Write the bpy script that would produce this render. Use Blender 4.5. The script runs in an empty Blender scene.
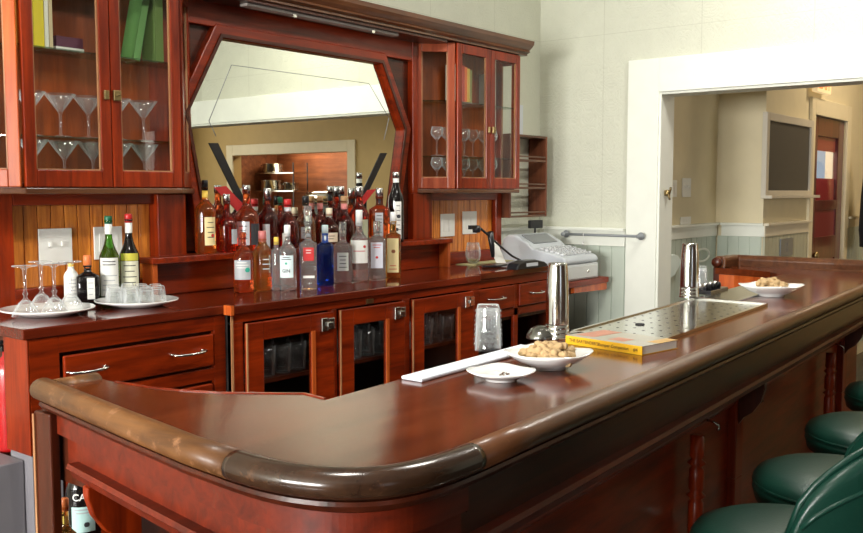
import bpy, bmesh, math, random
from mathutils import Vector, Matrix
random.seed(7)
S = bpy.context.scene
PI = math.pi
# ------------------------------------------------------------------ camera
F_PX, CX, CY, HZ, VX = 930.0, 431.5, 266.5, 191.5, 1165.0
PITCH = math.atan((CY - HZ) / F_PX)
YAW = math.atan((VX - CX) / math.hypot(F_PX, CY - HZ))
EYE = Vector((0, 0, 1.5))
cd = bpy.data.cameras.new('camera'); cam = bpy.data.objects.new('camera', cd); S.collection.objects.link(cam)
cam.location = EYE; cam.rotation_euler = (PI / 2 - PITCH, 0, YAW - PI / 2)
cd.sensor_width = 36; cd.lens = F_PX / 863 * 36; cd.clip_start = .05; cd.clip_end = 100
S.camera = cam
FW = Vector((math.cos(YAW) * math.cos(PITCH), math.sin(YAW) * math.cos(PITCH), -math.sin(PITCH)))
RT = Vector((math.sin(YAW), -math.cos(YAW), 0)); UP = RT.cross(FW)
def ray(px, py): return FW + RT * ((px - CX) / F_PX) - UP * ((py - CY) / F_PX)
def atz(px, py, z): d = ray(px, py); return EYE + d * ((z - EYE.z) / d.z)
def aty(px, py, y): d = ray(px, py); return EYE + d * (y / d.y)
def depth(p): return (Vector(p) - EYE).dot(FW)
# ------------------------------------------------------------------ world, lights, exposure
w = bpy.data.worlds.new('sky'); S.world = w; w.use_nodes = True
bg = w.node_tree.nodes['Background']; bg.inputs[0].default_value = (.75, .87, 1, 1); bg.inputs[1].default_value = .5
def area(name, loc, direction, sx, sy, watts, col):
    l = bpy.data.lights.new(name, 'AREA'); l.shape = 'RECTANGLE'; l.size = sx; l.size_y = sy; l.energy = watts; l.color = col
    o = bpy.data.objects.new(name, l); S.collection.objects.link(o); o.location = loc
    o.rotation_euler = Vector(direction).to_track_quat('-Z', 'Y').to_euler(); return o
DAY = (1.0, .98, .94)
WIN = [(.1, 1.4), (1.6, 2.95)]
for i, (a, b) in enumerate(WIN):
    area('daylight', (-4.82, (a + b) / 2, 1.75), (1, 0, -.05), 1.9, b - a, 455, DAY)
FWIN = [(-1.3, .1)]
for a, b in FWIN:
    area('street_daylight', ((a + b) / 2, -4.3, 1.7), (0, 1, -.1), b - a, 1.7, 3, (.85, .93, 1))
area('hall_daylight', (7.2, -6.4, 2.0), (0, 1, -.05), 3.0, 1.8, 75, (1, .93, .82))
for i, x in enumerate((.9, 2.7, 4.3)):  # fill from the added lamps, lifting the back wall
    area('added_fill_light', (x, 1.25, 3.19), (0, .12, -1), .5, .5, 34, (1, .96, .88))
S.view_settings.view_transform = 'Standard'; S.view_settings.look = 'None'; S.view_settings.gamma = 1
S.view_settings.use_curve_mapping = False; S.view_settings.exposure = 0.22
S.cycles.max_bounces = 12; S.cycles.transparent_max_bounces = 24; S.cycles.transmission_bounces = 12
S.cycles.sample_clamp_indirect = 6
# ------------------------------------------------------------------ materials
def mat(name, col, rough=.5, metal=0, coat=0, trans=0, ior=1.45, alpha=1, emit=None, es=0, bump=None, spec=.5, coat_rough=.08):
    m = bpy.data.materials.new(name); m.use_nodes = True; nt = m.node_tree; b = nt.nodes['Principled BSDF']
    b.inputs['Base Color'].default_value = (*col, 1); b.inputs['Roughness'].default_value = rough; b.inputs['Metallic'].default_value = metal
    b.inputs['Coat Weight'].default_value = coat; b.inputs['Coat Roughness'].default_value = coat_rough; b.inputs['Transmission Weight'].default_value = trans
    b.inputs['IOR'].default_value = ior; b.inputs['Specular IOR Level'].default_value = spec
    if emit: b.inputs['Emission Color'].default_value = (*emit, 1); b.inputs['Emission Strength'].default_value = es
    # faint procedural variation of tone
    n = nt.nodes.new('ShaderNodeTexNoise'); n.inputs['Scale'].default_value = 9; n.inputs['Detail'].default_value = 4
    tc = nt.nodes.new('ShaderNodeTexCoord'); nt.links.new(tc.outputs['Object'], n.inputs['Vector'])
    hs = nt.nodes.new('ShaderNodeMix'); hs.data_type = 'RGBA'
    hs.inputs[6].default_value = (*[c * .93 for c in col], 1); hs.inputs[7].default_value = (*[min(1, c * 1.05) for c in col], 1)
    nt.links.new(n.outputs['Fac'], hs.inputs[0]); nt.links.new(hs.outputs[2], b.inputs['Base Color'])
    if bump:
        n2 = nt.nodes.new('ShaderNodeTexNoise'); n2.inputs['Scale'].default_value = bump[0]; nt.links.new(tc.outputs['Object'], n2.inputs['Vector'])
        bp = nt.nodes.new('ShaderNodeBump'); bp.inputs['Strength'].default_value = bump[1]; bp.inputs['Distance'].default_value = .004
        nt.links.new(n2.outputs['Fac'], bp.inputs['Height']); nt.links.new(bp.outputs[0], b.inputs['Normal'])
    return m
def wood(name, c1, c2, rough=.28, axis='x', scale=1.0, coat=.05, wear=None, coat_rough=.15, planks=None, spec=.3):
    m = bpy.data.materials.new(name); m.use_nodes = True; nt = m.node_tree; L = nt.links.new; b = nt.nodes['Principled BSDF']
    b.inputs['Roughness'].default_value = rough; b.inputs['Coat Weight'].default_value = coat; b.inputs['Coat Roughness'].default_value = coat_rough
    b.inputs['Specular IOR Level'].default_value = spec
    tc = nt.nodes.new('ShaderNodeTexCoord'); mp = nt.nodes.new('ShaderNodeMapping'); L(tc.outputs['Object'], mp.inputs['Vector'])
    k = 14 * scale; s = 1.3 * scale
    mp.inputs['Scale'].default_value = {'x': (s, k, k), 'y': (k, s, k), 'z': (k, k, s)}[axis]
    n = nt.nodes.new('ShaderNodeTexNoise'); n.inputs['Scale'].default_value = 2.2; n.inputs['Detail'].default_value = 7; n.inputs['Roughness'].default_value = .62
    n.inputs['Distortion'].default_value = .5; L(mp.outputs[0], n.inputs['Vector'])
    r = nt.nodes.new('ShaderNodeValToRGB'); r.color_ramp.elements[0].position = .32; r.color_ramp.elements[1].position = .68
    r.color_ramp.elements[0].color = (*c2, 1); r.color_ramp.elements[1].color = (*c1, 1); L(n.outputs['Fac'], r.inputs['Fac'])
    big = nt.nodes.new('ShaderNodeTexNoise'); big.inputs['Scale'].default_value = 2.5; big.inputs['Detail'].default_value = 3; L(tc.outputs['Object'], big.inputs['Vector'])
    mx = nt.nodes.new('ShaderNodeMix'); mx.data_type = 'RGBA'; mx.blend_type = 'MULTIPLY'; mx.inputs[0].default_value = .55
    r2 = nt.nodes.new('ShaderNodeValToRGB'); r2.color_ramp.elements[0].color = (.45, .4, .4, 1); r2.color_ramp.elements[0].position = .3; r2.color_ramp.elements[1].color = (1.25, 1.2, 1.1, 1); r2.color_ramp.elements[1].position = .7
    L(big.outputs['Fac'], r2.inputs['Fac']); L(r.outputs[0], mx.inputs[6]); L(r2.outputs[0], mx.inputs[7])
    out = mx.outputs[2]
    if wear:
        wn = nt.nodes.new('ShaderNodeTexNoise'); wn.inputs['Scale'].default_value = wear[3]; wn.inputs['Detail'].default_value = 8; wn.inputs['Roughness'].default_value = .7
        L(tc.outputs['Object'], wn.inputs['Vector'])
        wr = nt.nodes.new('ShaderNodeValToRGB'); wr.color_ramp.elements[0].position = wear[4]; wr.color_ramp.elements[1].position = min(1, wear[4] + .12)
        L(wn.outputs['Fac'], wr.inputs['Fac'])
        m2 = nt.nodes.new('ShaderNodeMix'); m2.data_type = 'RGBA'; L(wr.outputs[0], m2.inputs[0]); L(out, m2.inputs[6]); m2.inputs[7].default_value = (*wear[:3], 1)
        out = m2.outputs[2]
    L(out, b.inputs['Base Color'])
    bp = nt.nodes.new('ShaderNodeBump'); bp.inputs['Strength'].default_value = .08; bp.inputs['Distance'].default_value = .002
    L(n.outputs['Fac'], bp.inputs['Height']); L(bp.outputs[0], b.inputs['Normal'])
    return m
def pane(name, tint=(1, 1, 1), refl=1.0):
    m = bpy.data.materials.new(name); m.use_nodes = True; nt = m.node_tree; nt.nodes.remove(nt.nodes['Principled BSDF'])
    t = nt.nodes.new('ShaderNodeBsdfTransparent'); t.inputs[0].default_value = (*tint, 1)
    g = nt.nodes.new('ShaderNodeBsdfGlossy'); g.inputs['Roughness'].default_value = .02
    f = nt.nodes.new('ShaderNodeLayerWeight'); f.inputs[0].default_value = .5
    pw = nt.nodes.new('ShaderNodeMath'); pw.operation = 'POWER'; pw.inputs[1].default_value = 4; nt.links.new(f.outputs['Facing'], pw.inputs[0])
    mu = nt.nodes.new('ShaderNodeMath'); mu.operation = 'MULTIPLY_ADD'; mu.use_clamp = True; mu.inputs[1].default_value = .8 * refl; mu.inputs[2].default_value = .05 * refl; nt.links.new(pw.outputs[0], mu.inputs[0])
    x = nt.nodes.new('ShaderNodeMixShader'); nt.links.new(mu.outputs[0], x.inputs[0]); nt.links.new(t.outputs[0], x.inputs[1]); nt.links.new(g.outputs[0], x.inputs[2])
    nt.links.new(x.outputs[0], nt.nodes['Material Output'].inputs[0]); return m
RED = wood('mahogany', (.31, .030, .003), (.10, .009, .002), axis='x')
REDV = wood('mahogany upright', (.33, .033, .003), (.11, .010, .002), axis='z')
REDY = wood('mahogany cross grain', (.31, .030, .003), (.10, .009, .002), axis='y')
ORG = wood('bright mahogany', (.62, .14, .025), (.38, .06, .012), axis='z', coat=.3)
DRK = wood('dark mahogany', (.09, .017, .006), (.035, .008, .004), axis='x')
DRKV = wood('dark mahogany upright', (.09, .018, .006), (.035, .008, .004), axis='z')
BEAD = wood('pine beadboard', (.80, .29, .045), (.42, .11, .018), axis='z', scale=1.6, coat=.25)
CORN = wood('walnut cornice', (.155, .058, .022), (.075, .026, .011), axis='x', coat=.3)
TOP = wood('varnished bar top', (.16, .034, .009), (.075, .015, .005), axis='x', rough=.14, coat=0, spec=.42)
CTOP = wood('counter wood', (.16, .02, .007), (.08, .011, .004), axis='x', rough=.08, coat=0, spec=.5)
RAILT = wood('worn oak rail', (.20, .085, .026), (.085, .034, .011), axis='y', coat=.1, rough=.42, wear=(.28, .13, .06, 30, .56))
RAILD = wood('dark rail', (.06, .028, .014), (.03, .014, .008), axis='x', coat=.5, rough=.22, wear=(.13, .055, .025, 18, .6))
RAILF = wood('brown rail', (.13, .05, .018), (.07, .024, .009), axis='x', coat=.2, rough=.35, wear=(.19, .08, .03, 30, .6))
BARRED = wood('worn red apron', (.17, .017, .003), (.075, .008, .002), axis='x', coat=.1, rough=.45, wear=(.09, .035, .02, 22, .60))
GOLD = wood('scuffed and lit edge wood', (.50, .27, .13), (.30, .12, .05), axis='z', coat=.1, rough=.5)
WHT = mat('white paint', (.80, .82, .74), .45)
CREAM = mat('cream wall paint', (.70, .62, .42), .6)
TAN = mat('hall mustard paint', (.52, .37, .15), .6)
CEIL = mat('ceiling paint', (.55, .54, .48), .7)
GRN = mat('sage wainscot paint', (.50, .56, .48), .5)
FLR = wood('floor boards', (.05, .027, .015), (.025, .014, .008), axis='x', rough=.35, coat=.3)
CHINA = mat('white china', (.86, .87, .86), .12, coat=.6)
STEEL = mat('polished steel', (.78, .77, .75), .10, metal=1)
BRUSH = mat('brushed steel', (.62, .63, .60), .16, metal=1)
CHROME = mat('old nickel', (.62, .60, .56), .22, metal=1)
BRASS = mat('dark brass', (.30, .22, .10), .35, metal=1)
BLK = mat('black plastic', (.012, .012, .014), .3)
BLKR = mat('black rubber', (.02, .02, .02), .6)
PLGREY = mat('grey plastic', (.56, .60, .64), .4)
PLGREY2 = mat('dark grey plastic', (.25, .27, .28), .4)
PLATE = mat('white switch plate', (.82, .82, .78), .35)
LEA = mat('green leather', (.004, .032, .021), .36, coat=.1, bump=(160, .12), coat_rough=.25)
GREYP = mat('grey paint', (.20, .19, .21), .5)
FIRE = mat('fire red enamel', (.45, .012, .012), .25, coat=.5)
PAPER = mat('paper', (.80, .80, .76), .7)
LABELW = mat('white label', (.74, .74, .70), .6)
INK = mat('ink', (.03, .03, .035), .6)
PANE = pane('cabinet glass', (.98, .985, .98), .32)
WPANE = pane('window glass', (1, 1, 1), .5)
def stemglass(name):
    m = pane(name, (.985, .99, .99), 1.2); nt = m.node_tree; out = nt.nodes['Material Output']; src = out.inputs[0].links[0].from_socket
    lw = nt.nodes.new('ShaderNodeLayerWeight'); pw = nt.nodes.new('ShaderNodeMath'); pw.operation = 'POWER'; pw.inputs[1].default_value = 2.2; nt.links.new(lw.outputs['Facing'], pw.inputs[0])
    ml = nt.nodes.new('ShaderNodeMath'); ml.operation = 'MULTIPLY_ADD'; ml.inputs[1].default_value = .6; ml.inputs[2].default_value = .02; nt.links.new(pw.outputs[0], ml.inputs[0])
    df = nt.nodes.new('ShaderNodeBsdfDiffuse'); df.inputs[0].default_value = (.85, .88, .9, 1)  # pale diffuse towards the edges paints the bright rims of the glass
    x = nt.nodes.new('ShaderNodeMixShader'); nt.links.new(ml.outputs[0], x.inputs[0]); nt.links.new(src, x.inputs[1]); nt.links.new(df.outputs[0], x.inputs[2]); nt.links.new(x.outputs[0], out.inputs[0]); return m
CLEAR = stemglass('clear drinking glass')
SHELFG = pane('green edge shelf glass', (.72, .86, .78), 1.2)
MIR = mat('mirror silver', (.86, .88, .82), .01, metal=1)
def glass(name, c, ior=1.40, tr=.95): return mat(name, c, .0, trans=tr, ior=ior)
def wallpaper():
    m = mat('embossed wallpaper', (.60, .61, .50), .55); nt = m.node_tree; b = nt.nodes['Principled BSDF']; L = nt.links.new
    tc = nt.nodes.new('ShaderNodeTexCoord')
    sp = nt.nodes.new('ShaderNodeSeparateXYZ'); L(tc.outputs['Object'], sp.inputs[0])
    ad = nt.nodes.new('ShaderNodeMath'); ad.operation = 'ADD'; L(sp.outputs['X'], ad.inputs[0]); L(sp.outputs['Y'], ad.inputs[1])
    cb = nt.nodes.new('ShaderNodeCombineXYZ'); L(ad.outputs[0], cb.inputs[0]); L(sp.outputs['Z'], cb.inputs[1])
    # mirrored tiling gives a damask like scroll relief, one repeat 0.3 m wide and 0.5 m high
    pp = nt.nodes.new('ShaderNodeVectorMath'); pp.operation = 'DIVIDE'; pp.inputs[1].default_value = (.30, .52, 1); L(cb.outputs[0], pp.inputs[0])
    fr = nt.nodes.new('ShaderNodeVectorMath'); fr.operation = 'FRACTION'; L(pp.outputs[0], fr.inputs[0])
    s1 = nt.nodes.new('ShaderNodeVectorMath'); s1.operation = 'SUBTRACT'; s1.inputs[1].default_value = (.5, .5, 0); L(fr.outputs[0], s1.inputs[0])
    ab = nt.nodes.new('ShaderNodeVectorMath'); ab.operation = 'ABSOLUTE'; L(s1.outputs[0], ab.inputs[0])
    wv = nt.nodes.new('ShaderNodeTexNoise'); wv.inputs['Scale'].default_value = 5.5; wv.inputs['Detail'].default_value = 1; wv.inputs['Distortion'].default_value = 1.6; L(ab.outputs[0], wv.inputs['Vector'])
    sn = nt.nodes.new('ShaderNodeMath'); sn.operation = 'MULTIPLY'; sn.inputs[1].default_value = 34; L(wv.outputs['Fac'], sn.inputs[0])
    si = nt.nodes.new('ShaderNodeMath'); si.operation = 'SINE'; L(sn.outputs[0], si.inputs[0])
    bp = nt.nodes.new('ShaderNodeBump'); bp.inputs['Strength'].default_value = .22; bp.inputs['Distance'].default_value = .004
    L(si.outputs[0], bp.inputs['Height']); L(bp.outputs[0], b.inputs['Normal'])
    # seams of the sheets
    m2 = nt.nodes.new('ShaderNodeMath'); m2.operation = 'MODULO'; m2.inputs[1].default_value = .61; L(ad.outputs[0], m2.inputs[0])
    m3 = nt.nodes.new('ShaderNodeMath'); m3.operation = 'MODULO'; m3.inputs[1].default_value = 1.22; L(sp.outputs['Z'], m3.inputs[0])
    l1 = nt.nodes.new('ShaderNodeMath'); l1.operation = 'LESS_THAN'; l1.inputs[1].default_value = .005; L(m2.outputs[0], l1.inputs[0])
    l2 = nt.nodes.new('ShaderNodeMath'); l2.operation = 'LESS_THAN'; l2.inputs[1].default_value = .004; L(m3.outputs[0], l2.inputs[0])
    mx = nt.nodes.new('ShaderNodeMath'); mx.operation = 'MAXIMUM'; L(l1.outputs[0], mx.inputs[0]); L(l2.outputs[0], mx.inputs[1])
    ms = nt.nodes.new('ShaderNodeMath'); ms.operation = 'MULTIPLY'; ms.inputs[1].default_value = .45; L(mx.outputs[0], ms.inputs[0])
    src = b.inputs['Base Color'].links[0].from_socket
    cm = nt.nodes.new('ShaderNodeMix'); cm.data_type = 'RGBA'; L(ms.outputs[0], cm.inputs[0]); L(src, cm.inputs[6]); cm.inputs[7].default_value = (.42, .42, .33, 1)
    L(cm.outputs[2], b.inputs['Base Color']); return m
WPAPER = wallpaper()
# ------------------------------------------------------------------ mesh helpers
def NB(): return bmesh.new()
def box(bm, x0, x1, y0, y1, z0, z1, rot=0, piv=None):
    vs = [bm.verts.new((x, y, z)) for z in (z0, z1) for y in (y0, y1) for x in (x0, x1)]
    for f in ((0, 2, 3, 1), (4, 5, 7, 6), (0, 1, 5, 4), (2, 6, 7, 3), (0, 4, 6, 2), (1, 3, 7, 5)): bm.faces.new([vs[i] for i in f])
    if rot: bmesh.ops.rotate(bm, verts=vs, cent=piv or ((x0 + x1) / 2, (y0 + y1) / 2, (z0 + z1) / 2), matrix=Matrix.Rotation(rot, 3, 'Z'))
    return vs
def prism(bm, poly, z0, z1, axis='z', tilt=None):
    """extrude a 2d polygon; axis z: (x,y) ; axis y: (x,z) from y=z0..z1 ; axis x: (y,z)"""
    def mk(p, h): return {'z': (p[0], p[1], h), 'y': (p[0], h, p[1]), 'x': (h, p[0], p[1])}[axis]
    a = [bm.verts.new(mk(p, z0)) for p in poly]; b = [bm.verts.new(mk(p, z1)) for p in poly]; n = len(poly)
    bm.faces.new(a); bm.faces.new(b[::-1])
    for i in range(n): bm.faces.new((a[i], b[i], b[(i + 1) % n], a[(i + 1) % n]))
    return a + b
def lathe(bm, prof, seg=28, c=(0, 0, 0), sq=None, rot=0, smooth=True):
    rings = []
    for r, z in prof:
        if r < 1e-6: rings.append([bm.verts.new((c[0], c[1], c[2] + z))]); continue
        ring = []
        for i in range(seg):
            t = 2 * PI * i / seg
            ct, st = math.cos(t), math.sin(t); k = 1
            if sq: 
                e = sq; k = 1 / (abs(ct) ** e + abs(st) ** e) ** (1 / e)
            x, y = r * k * ct, r * k * st
            xr, yr = x * math.cos(rot) - y * math.sin(rot), x * math.sin(rot) + y * math.cos(rot)
            ring.append(bm.verts.new((c[0] + xr, c[1] + yr, c[2] + z)))
        rings.append(ring)
    for a, b in zip(rings, rings[1:]):
        if len(a) == 1 and len(b) == 1: continue
        for i in range(seg):
            j = (i + 1) % seg
            if len(a) == 1: f = bm.faces.new((a[0], b[j], b[i]))
            elif len(b) == 1: f = bm.faces.new((a[i], a[j], b[0]))
            else: f = bm.faces.new((a[i], a[j], b[j], b[i]))
            f.smooth = smooth
def tube(bm, pts, r, seg=10, caps=True):
    pts = [Vector(p) for p in pts]; rings = []
    for i, p in enumerate(pts):
        t = (pts[min(i + 1, len(pts) - 1)] - pts[max(i - 1, 0)]).normalized()
        u = t.cross(Vector((0, 0, 1))); u = u.normalized() if u.length > 1e-3 else Vector((1, 0, 0)); v = u.cross(t).normalized()
        rr = r[i] if isinstance(r, (list, tuple)) else r
        rings.append([bm.verts.new(p + (u * math.cos(2 * PI * k / seg) + v * math.sin(2 * PI * k / seg)) * rr) for k in range(seg)])
    for a, b in zip(rings, rings[1:]):
        for i in range(seg): bm.faces.new((a[i], a[(i + 1) % seg], b[(i + 1) % seg], b[i])).smooth = True
    if caps: bm.faces.new(rings[0][::-1]); bm.faces.new(rings[-1])
def sweep(bm, path, prof, smooth=False):
    """path: 2d points; prof: closed loop of (offset to the right of travel, z)"""
    n = len(path); rings = []
    for i, p in enumerate(path):
        p = Vector(p)
        d1 = (Vector(path[i]) - Vector(path[i - 1])).normalized() if i > 0 else None
        d2 = (Vector(path[i + 1]) - Vector(path[i])).normalized() if i < n - 1 else None
        d1 = d1 or d2; d2 = d2 or d1
        n1 = Vector((d1.y, -d1.x)); n2 = Vector((d2.y, -d2.x)); m = (n1 + n2).normalized(); k = 1 / max(.5, m.dot(n1))
        rings.append([bm.verts.new((p.x + m.x * k * o, p.y + m.y * k * o, z)) for o, z in prof])
    q = len(prof)
    for a, b in zip(rings, rings[1:]):
        for i in range(q): bm.faces.new((a[i], b[i], b[(i + 1) % q], a[(i + 1) % q])).smooth = smooth
    bm.faces.new(rings[0]); bm.faces.new(rings[-1][::-1])
def wloc(o):
    v = Vector((0, 0, 0))
    while o: v += o.location; o = o.parent
    return v
def obj(name, bm, m, parent=None, bev=0, seg=2, origin=None, smooth=False):
    bmesh.ops.recalc_face_normals(bm, faces=bm.faces)
    off = wloc(parent) if parent else Vector((0, 0, 0))
    if origin is None and not parent: 
        xs = [v.co for v in bm.verts]; origin = Vector(((min(v.x for v in xs) + max(v.x for v in xs)) / 2, (min(v.y for v in xs) + max(v.y for v in xs)) / 2, min(v.z for v in xs)))
    org = Vector(origin) if origin is not None else off
    bmesh.ops.translate(bm, verts=bm.verts, vec=-org)
    if smooth:
        for f in bm.faces: f.smooth = True
    me = bpy.data.meshes.new(name); bm.to_mesh(me); bm.free(); me.materials.append(m)
    o = bpy.data.objects.new(name, me); S.collection.objects.link(o)
    if parent: o.parent = parent
    o.location = org - off
    if bev:
        b = o.modifiers.new('bevel', 'BEVEL'); b.width = bev; b.segments = seg; b.limit_method = 'ANGLE'; b.angle_limit = .6
    return o
def tag(o, label, cat, group=None):
    o['label'] = label; o['category'] = cat
    if group: o['group'] = group
    return o
def thing(name, label, cat, loc=(0, 0, 0), group=None):
    o = bpy.data.objects.new(name, None); S.collection.objects.link(o); o.location = loc; o.empty_display_size = .05
    return tag(o, label, cat, group)
def struct(name, bm, m, bev=0):
    o = obj(name, bm, m, bev=bev); o['kind'] = 'structure'; return o
def kids(o): return [c for c in S.collection.objects if c.parent == o]
def dup(root, loc, rotz=None, label=None, group=None, par=None):
    r = root.copy(); S.collection.objects.link(r)
    if par is not None: r.parent = par
    if loc is not None: r.location = loc
    if rotz is not None: r.rotation_euler = (0, 0, rotz)
    if label: r['label'] = label
    if group: r['group'] = group
    for ch in kids(root): dup(ch, None, par=r)
    return r
def text_bm(txt, size, align='CENTER', bold=0.0):
    c = bpy.data.curves.new('t', 'FONT'); c.body = txt; c.size = size; c.align_x = align; c.align_y = 'CENTER'; c.offset = bold; c.extrude = .0
    t = bpy.data.objects.new('t', c); S.collection.objects.link(t); dg = bpy.context.evaluated_depsgraph_get()
    me = bpy.data.meshes.new_from_object(t.evaluated_get(dg)); bm = NB(); bm.from_mesh(me)
    bpy.data.objects.remove(t); bpy.data.meshes.remove(me); bpy.data.curves.remove(c); return bm
# ------------------------------------------------------------------ room shell
XE, YB, XL, YF, H = 5.12, 3.15, -4.6, -4.0, 3.3
b = NB(); box(b, XL - .3, 12.2, YF - 3.4, 3.6, -.1, 0); struct('floor', b, FLR)
b = NB(); box(b, XL - .3, 12.2, YF - 3.4, 3.6, H, H + .1); struct('ceiling', b, CEIL)
b = NB(); box(b, XL - .15, XE + .15, YB, YB + .15, 0, H); struct('wall_back', b, WPAPER)
def wall_with_holes(name, axis, pos, th, u0, u1, holes, m):
    b = NB(); us = sorted({u0, u1, *[h[0] for h in holes], *[h[1] for h in holes]})
    def bx(a, c, z0, z1):
        if axis == 'x': box(b, pos, pos + th, a, c, z0, z1)
        else: box(b, a, c, pos, pos + th, z0, z1)
    for a, c in zip(us, us[1:]):
        hh = [h for h in holes if h[0] <= a and h[1] >= c]
        if not hh: bx(a, c, 0, H)
        else:
            if hh[0][2] > 0: bx(a, c, 0, hh[0][2])
            bx(a, c, hh[0][3], H)
    return struct(name, b, m)
wall_with_holes('wall_left', 'x', XL - .15, .15, YF, YB, [(a, c, .8, 2.7) for a, c in WIN], WPAPER)
DWALL = wood('invented dark boarding', (.09, .05, .035), (.05, .03, .02), axis='z', coat=0, rough=.6)  # dark finish made up for the unseen wall, to dim the bar front
wall_with_holes('wall_front', 'y', YF - .15, .15, XL - .15, XE + .15, [(a, c, .8, 2.6) for a, c in FWIN], DWALL)
def window(n, ax, pos, a, c, z0, z1):
    p = thing('window_%d' % n, 'window', 'window', (pos, (a + c) / 2, z0) if ax == 'x' else ((a + c) / 2, pos, z0))
    del p['label'], p['category']; p['kind'] = 'structure'
    b = NB(); k = NB()
    def bx(bb, u0, u1, q0, q1, d0, d1):
        if ax == 'x': box(bb, pos + d0, pos + d1, u0, u1, q0, q1)
        else: box(bb, u0, u1, pos + d0, pos + d1, q0, q1)
    e = .05
    bx(b, a, a + e, z0, z1, -.03, .03); bx(b, c - e, c, z0, z1, -.03, .03); bx(b, a + e, c - e, z0, z0 + e, -.03, .03); bx(b, a + e, c - e, z1 - e, z1, -.03, .03)
    zm = (z0 + z1) / 2; bx(b, a + e, c - e, zm - .02, zm + .02, -.025, .025)
    bx(k, a + e, c - e, z0 + e, z1 - e, -.003, .003)
    obj('window_frame', b, WHT, p); obj('pane', k, WPANE, p)
n = 1
for a, c in WIN: window(n, 'x', XL - .07, a, c, .8, 2.7); n += 1
for a, c in FWIN: window(n, 'y', YF - .07, a, c, .8, 2.6); n += 1
for i, x in enumerate((.9, 2.7, 4.3)):  # unseen lamps, added to brighten the back wall
    t = thing('unseen_ceiling_lamp', 'added unseen square ceiling lamp %s' % ('nearest the left windows', 'over the middle of the bar', 'nearest the wide opening')[i], 'lamp', (x, 1.25, 3.2), 'added fill lamps over the bar')
    b = NB(); box(b, x - .28, x + .28, .97, 1.53, 3.215, 3.299); obj('housing', b, WHT, t, .01)
    b = NB(); box(b, x - .26, x + .26, .99, 1.51, 3.2, 3.214); obj('diffuser', b, mat('lit diffuser', (.9, .9, .85), .5, emit=(1, .96, .88), es=3), t)
# end wall with the wide cased opening
OY0, OY1, OZ = -1.7, 2.335, 2.075
wall_with_holes('wall_end', 'x', XE, .15, YF, YB, [(OY0, OY1, 0, OZ)], WPAPER)
CAS = XE - .02
b = NB(); box(b, CAS, XE, OY1, OY1 + .195, 0, OZ + .195); struct('trim_1', b, WHT, .003)
b = NB(); box(b, CAS, XE, OY0 - .18, OY0, 0, OZ + .195); struct('trim_2', b, WHT, .003)
b = NB(); box(b, CAS - .001, XE, OY0, OY1, OZ, OZ + .195); struct('trim_3', b, WHT, .003)
# jamb lining
b = NB(); box(b, XE - .01, XE + .17, OY1 - .014, OY1 - .0005, 0, OZ - .001); struct('trim_4', b, WHT)
b = NB(); box(b, XE - .01, XE + .17, OY0, OY1 - .015, OZ - .014, OZ - .001); struct('trim_5', b, WHT)
def wainscot(n, ax, pos, sgn, u0, u1, z1=1.19, m=GRN):
    """grooved boarding standing proud of a wall on the side sgn"""
    b = NB(); p = .083; k = max(1, round((u1 - u0) / p)); p = (u1 - u0) / k
    for i in range(k):
        a, c = u0 + i * p + .003, u0 + (i + 1) * p - .003
        d0, d1 = sorted((pos, pos + sgn * .014))
        if ax == 'x': box(b, d0, d1, a, c, .12, z1)
        else: box(b, a, c, d0, d1, .12, z1)
    d0, d1 = sorted((pos, pos + sgn * .008))
    if ax == 'x': box(b, d0, d1, u0, u1, .12, z1)
    else: box(b, u0, u1, d0, d1, .12, z1)
    struct('trim_%d' % n, b, m)
def chair_rail(n, ax, pos, sgn, u0, u1, z0=1.19, z1=1.265, m=WHT):
    b = NB(); d0, d1 = sorted((pos, pos + sgn * .022)); e0, e1 = sorted((pos, pos + sgn * .045))
    if ax == 'x': box(b, d0, d1, u0, u1, z0, z1); box(b, e0, e1, u0, u1, z1, z1 + .018)
    else: box(b, u0, u1, d0, d1, z0, z1); box(b, u0, u1, e0, e1, z1, z1 + .018)
    struct('trim_%d' % n, b, m, .003)
wainscot(6, 'y', YB, -1, 4.45, XE - .02); chair_rail(7, 'y', YB, -1, 4.57, XE - .05, 1.17, 1.262)
wainscot(8, 'x', XE, -1, OY1 + .2, YB - .02, 1.17); chair_rail(9, 'x', XE, -1, OY1 + .2, YB - .05, 1.17, 1.262)
b = NB(); box(b, XE - .02, XE, OY1 + .2, YB, 0, .12); struct('baseboard_end', b, WHT)
# the next room
def wallbox(name, x0, x1, y0, y1, m, z1=H): b = NB(); box(b, x0, x1, y0, y1, 0, z1); return struct(name, b, m)
wallbox('wall_hall_back', XE + .15, 6.42, 2.49, 2.64, CREAM)
wallbox('wall_hall_return', 6.42, 6.57, 2.16, 2.64, CREAM)
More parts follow.
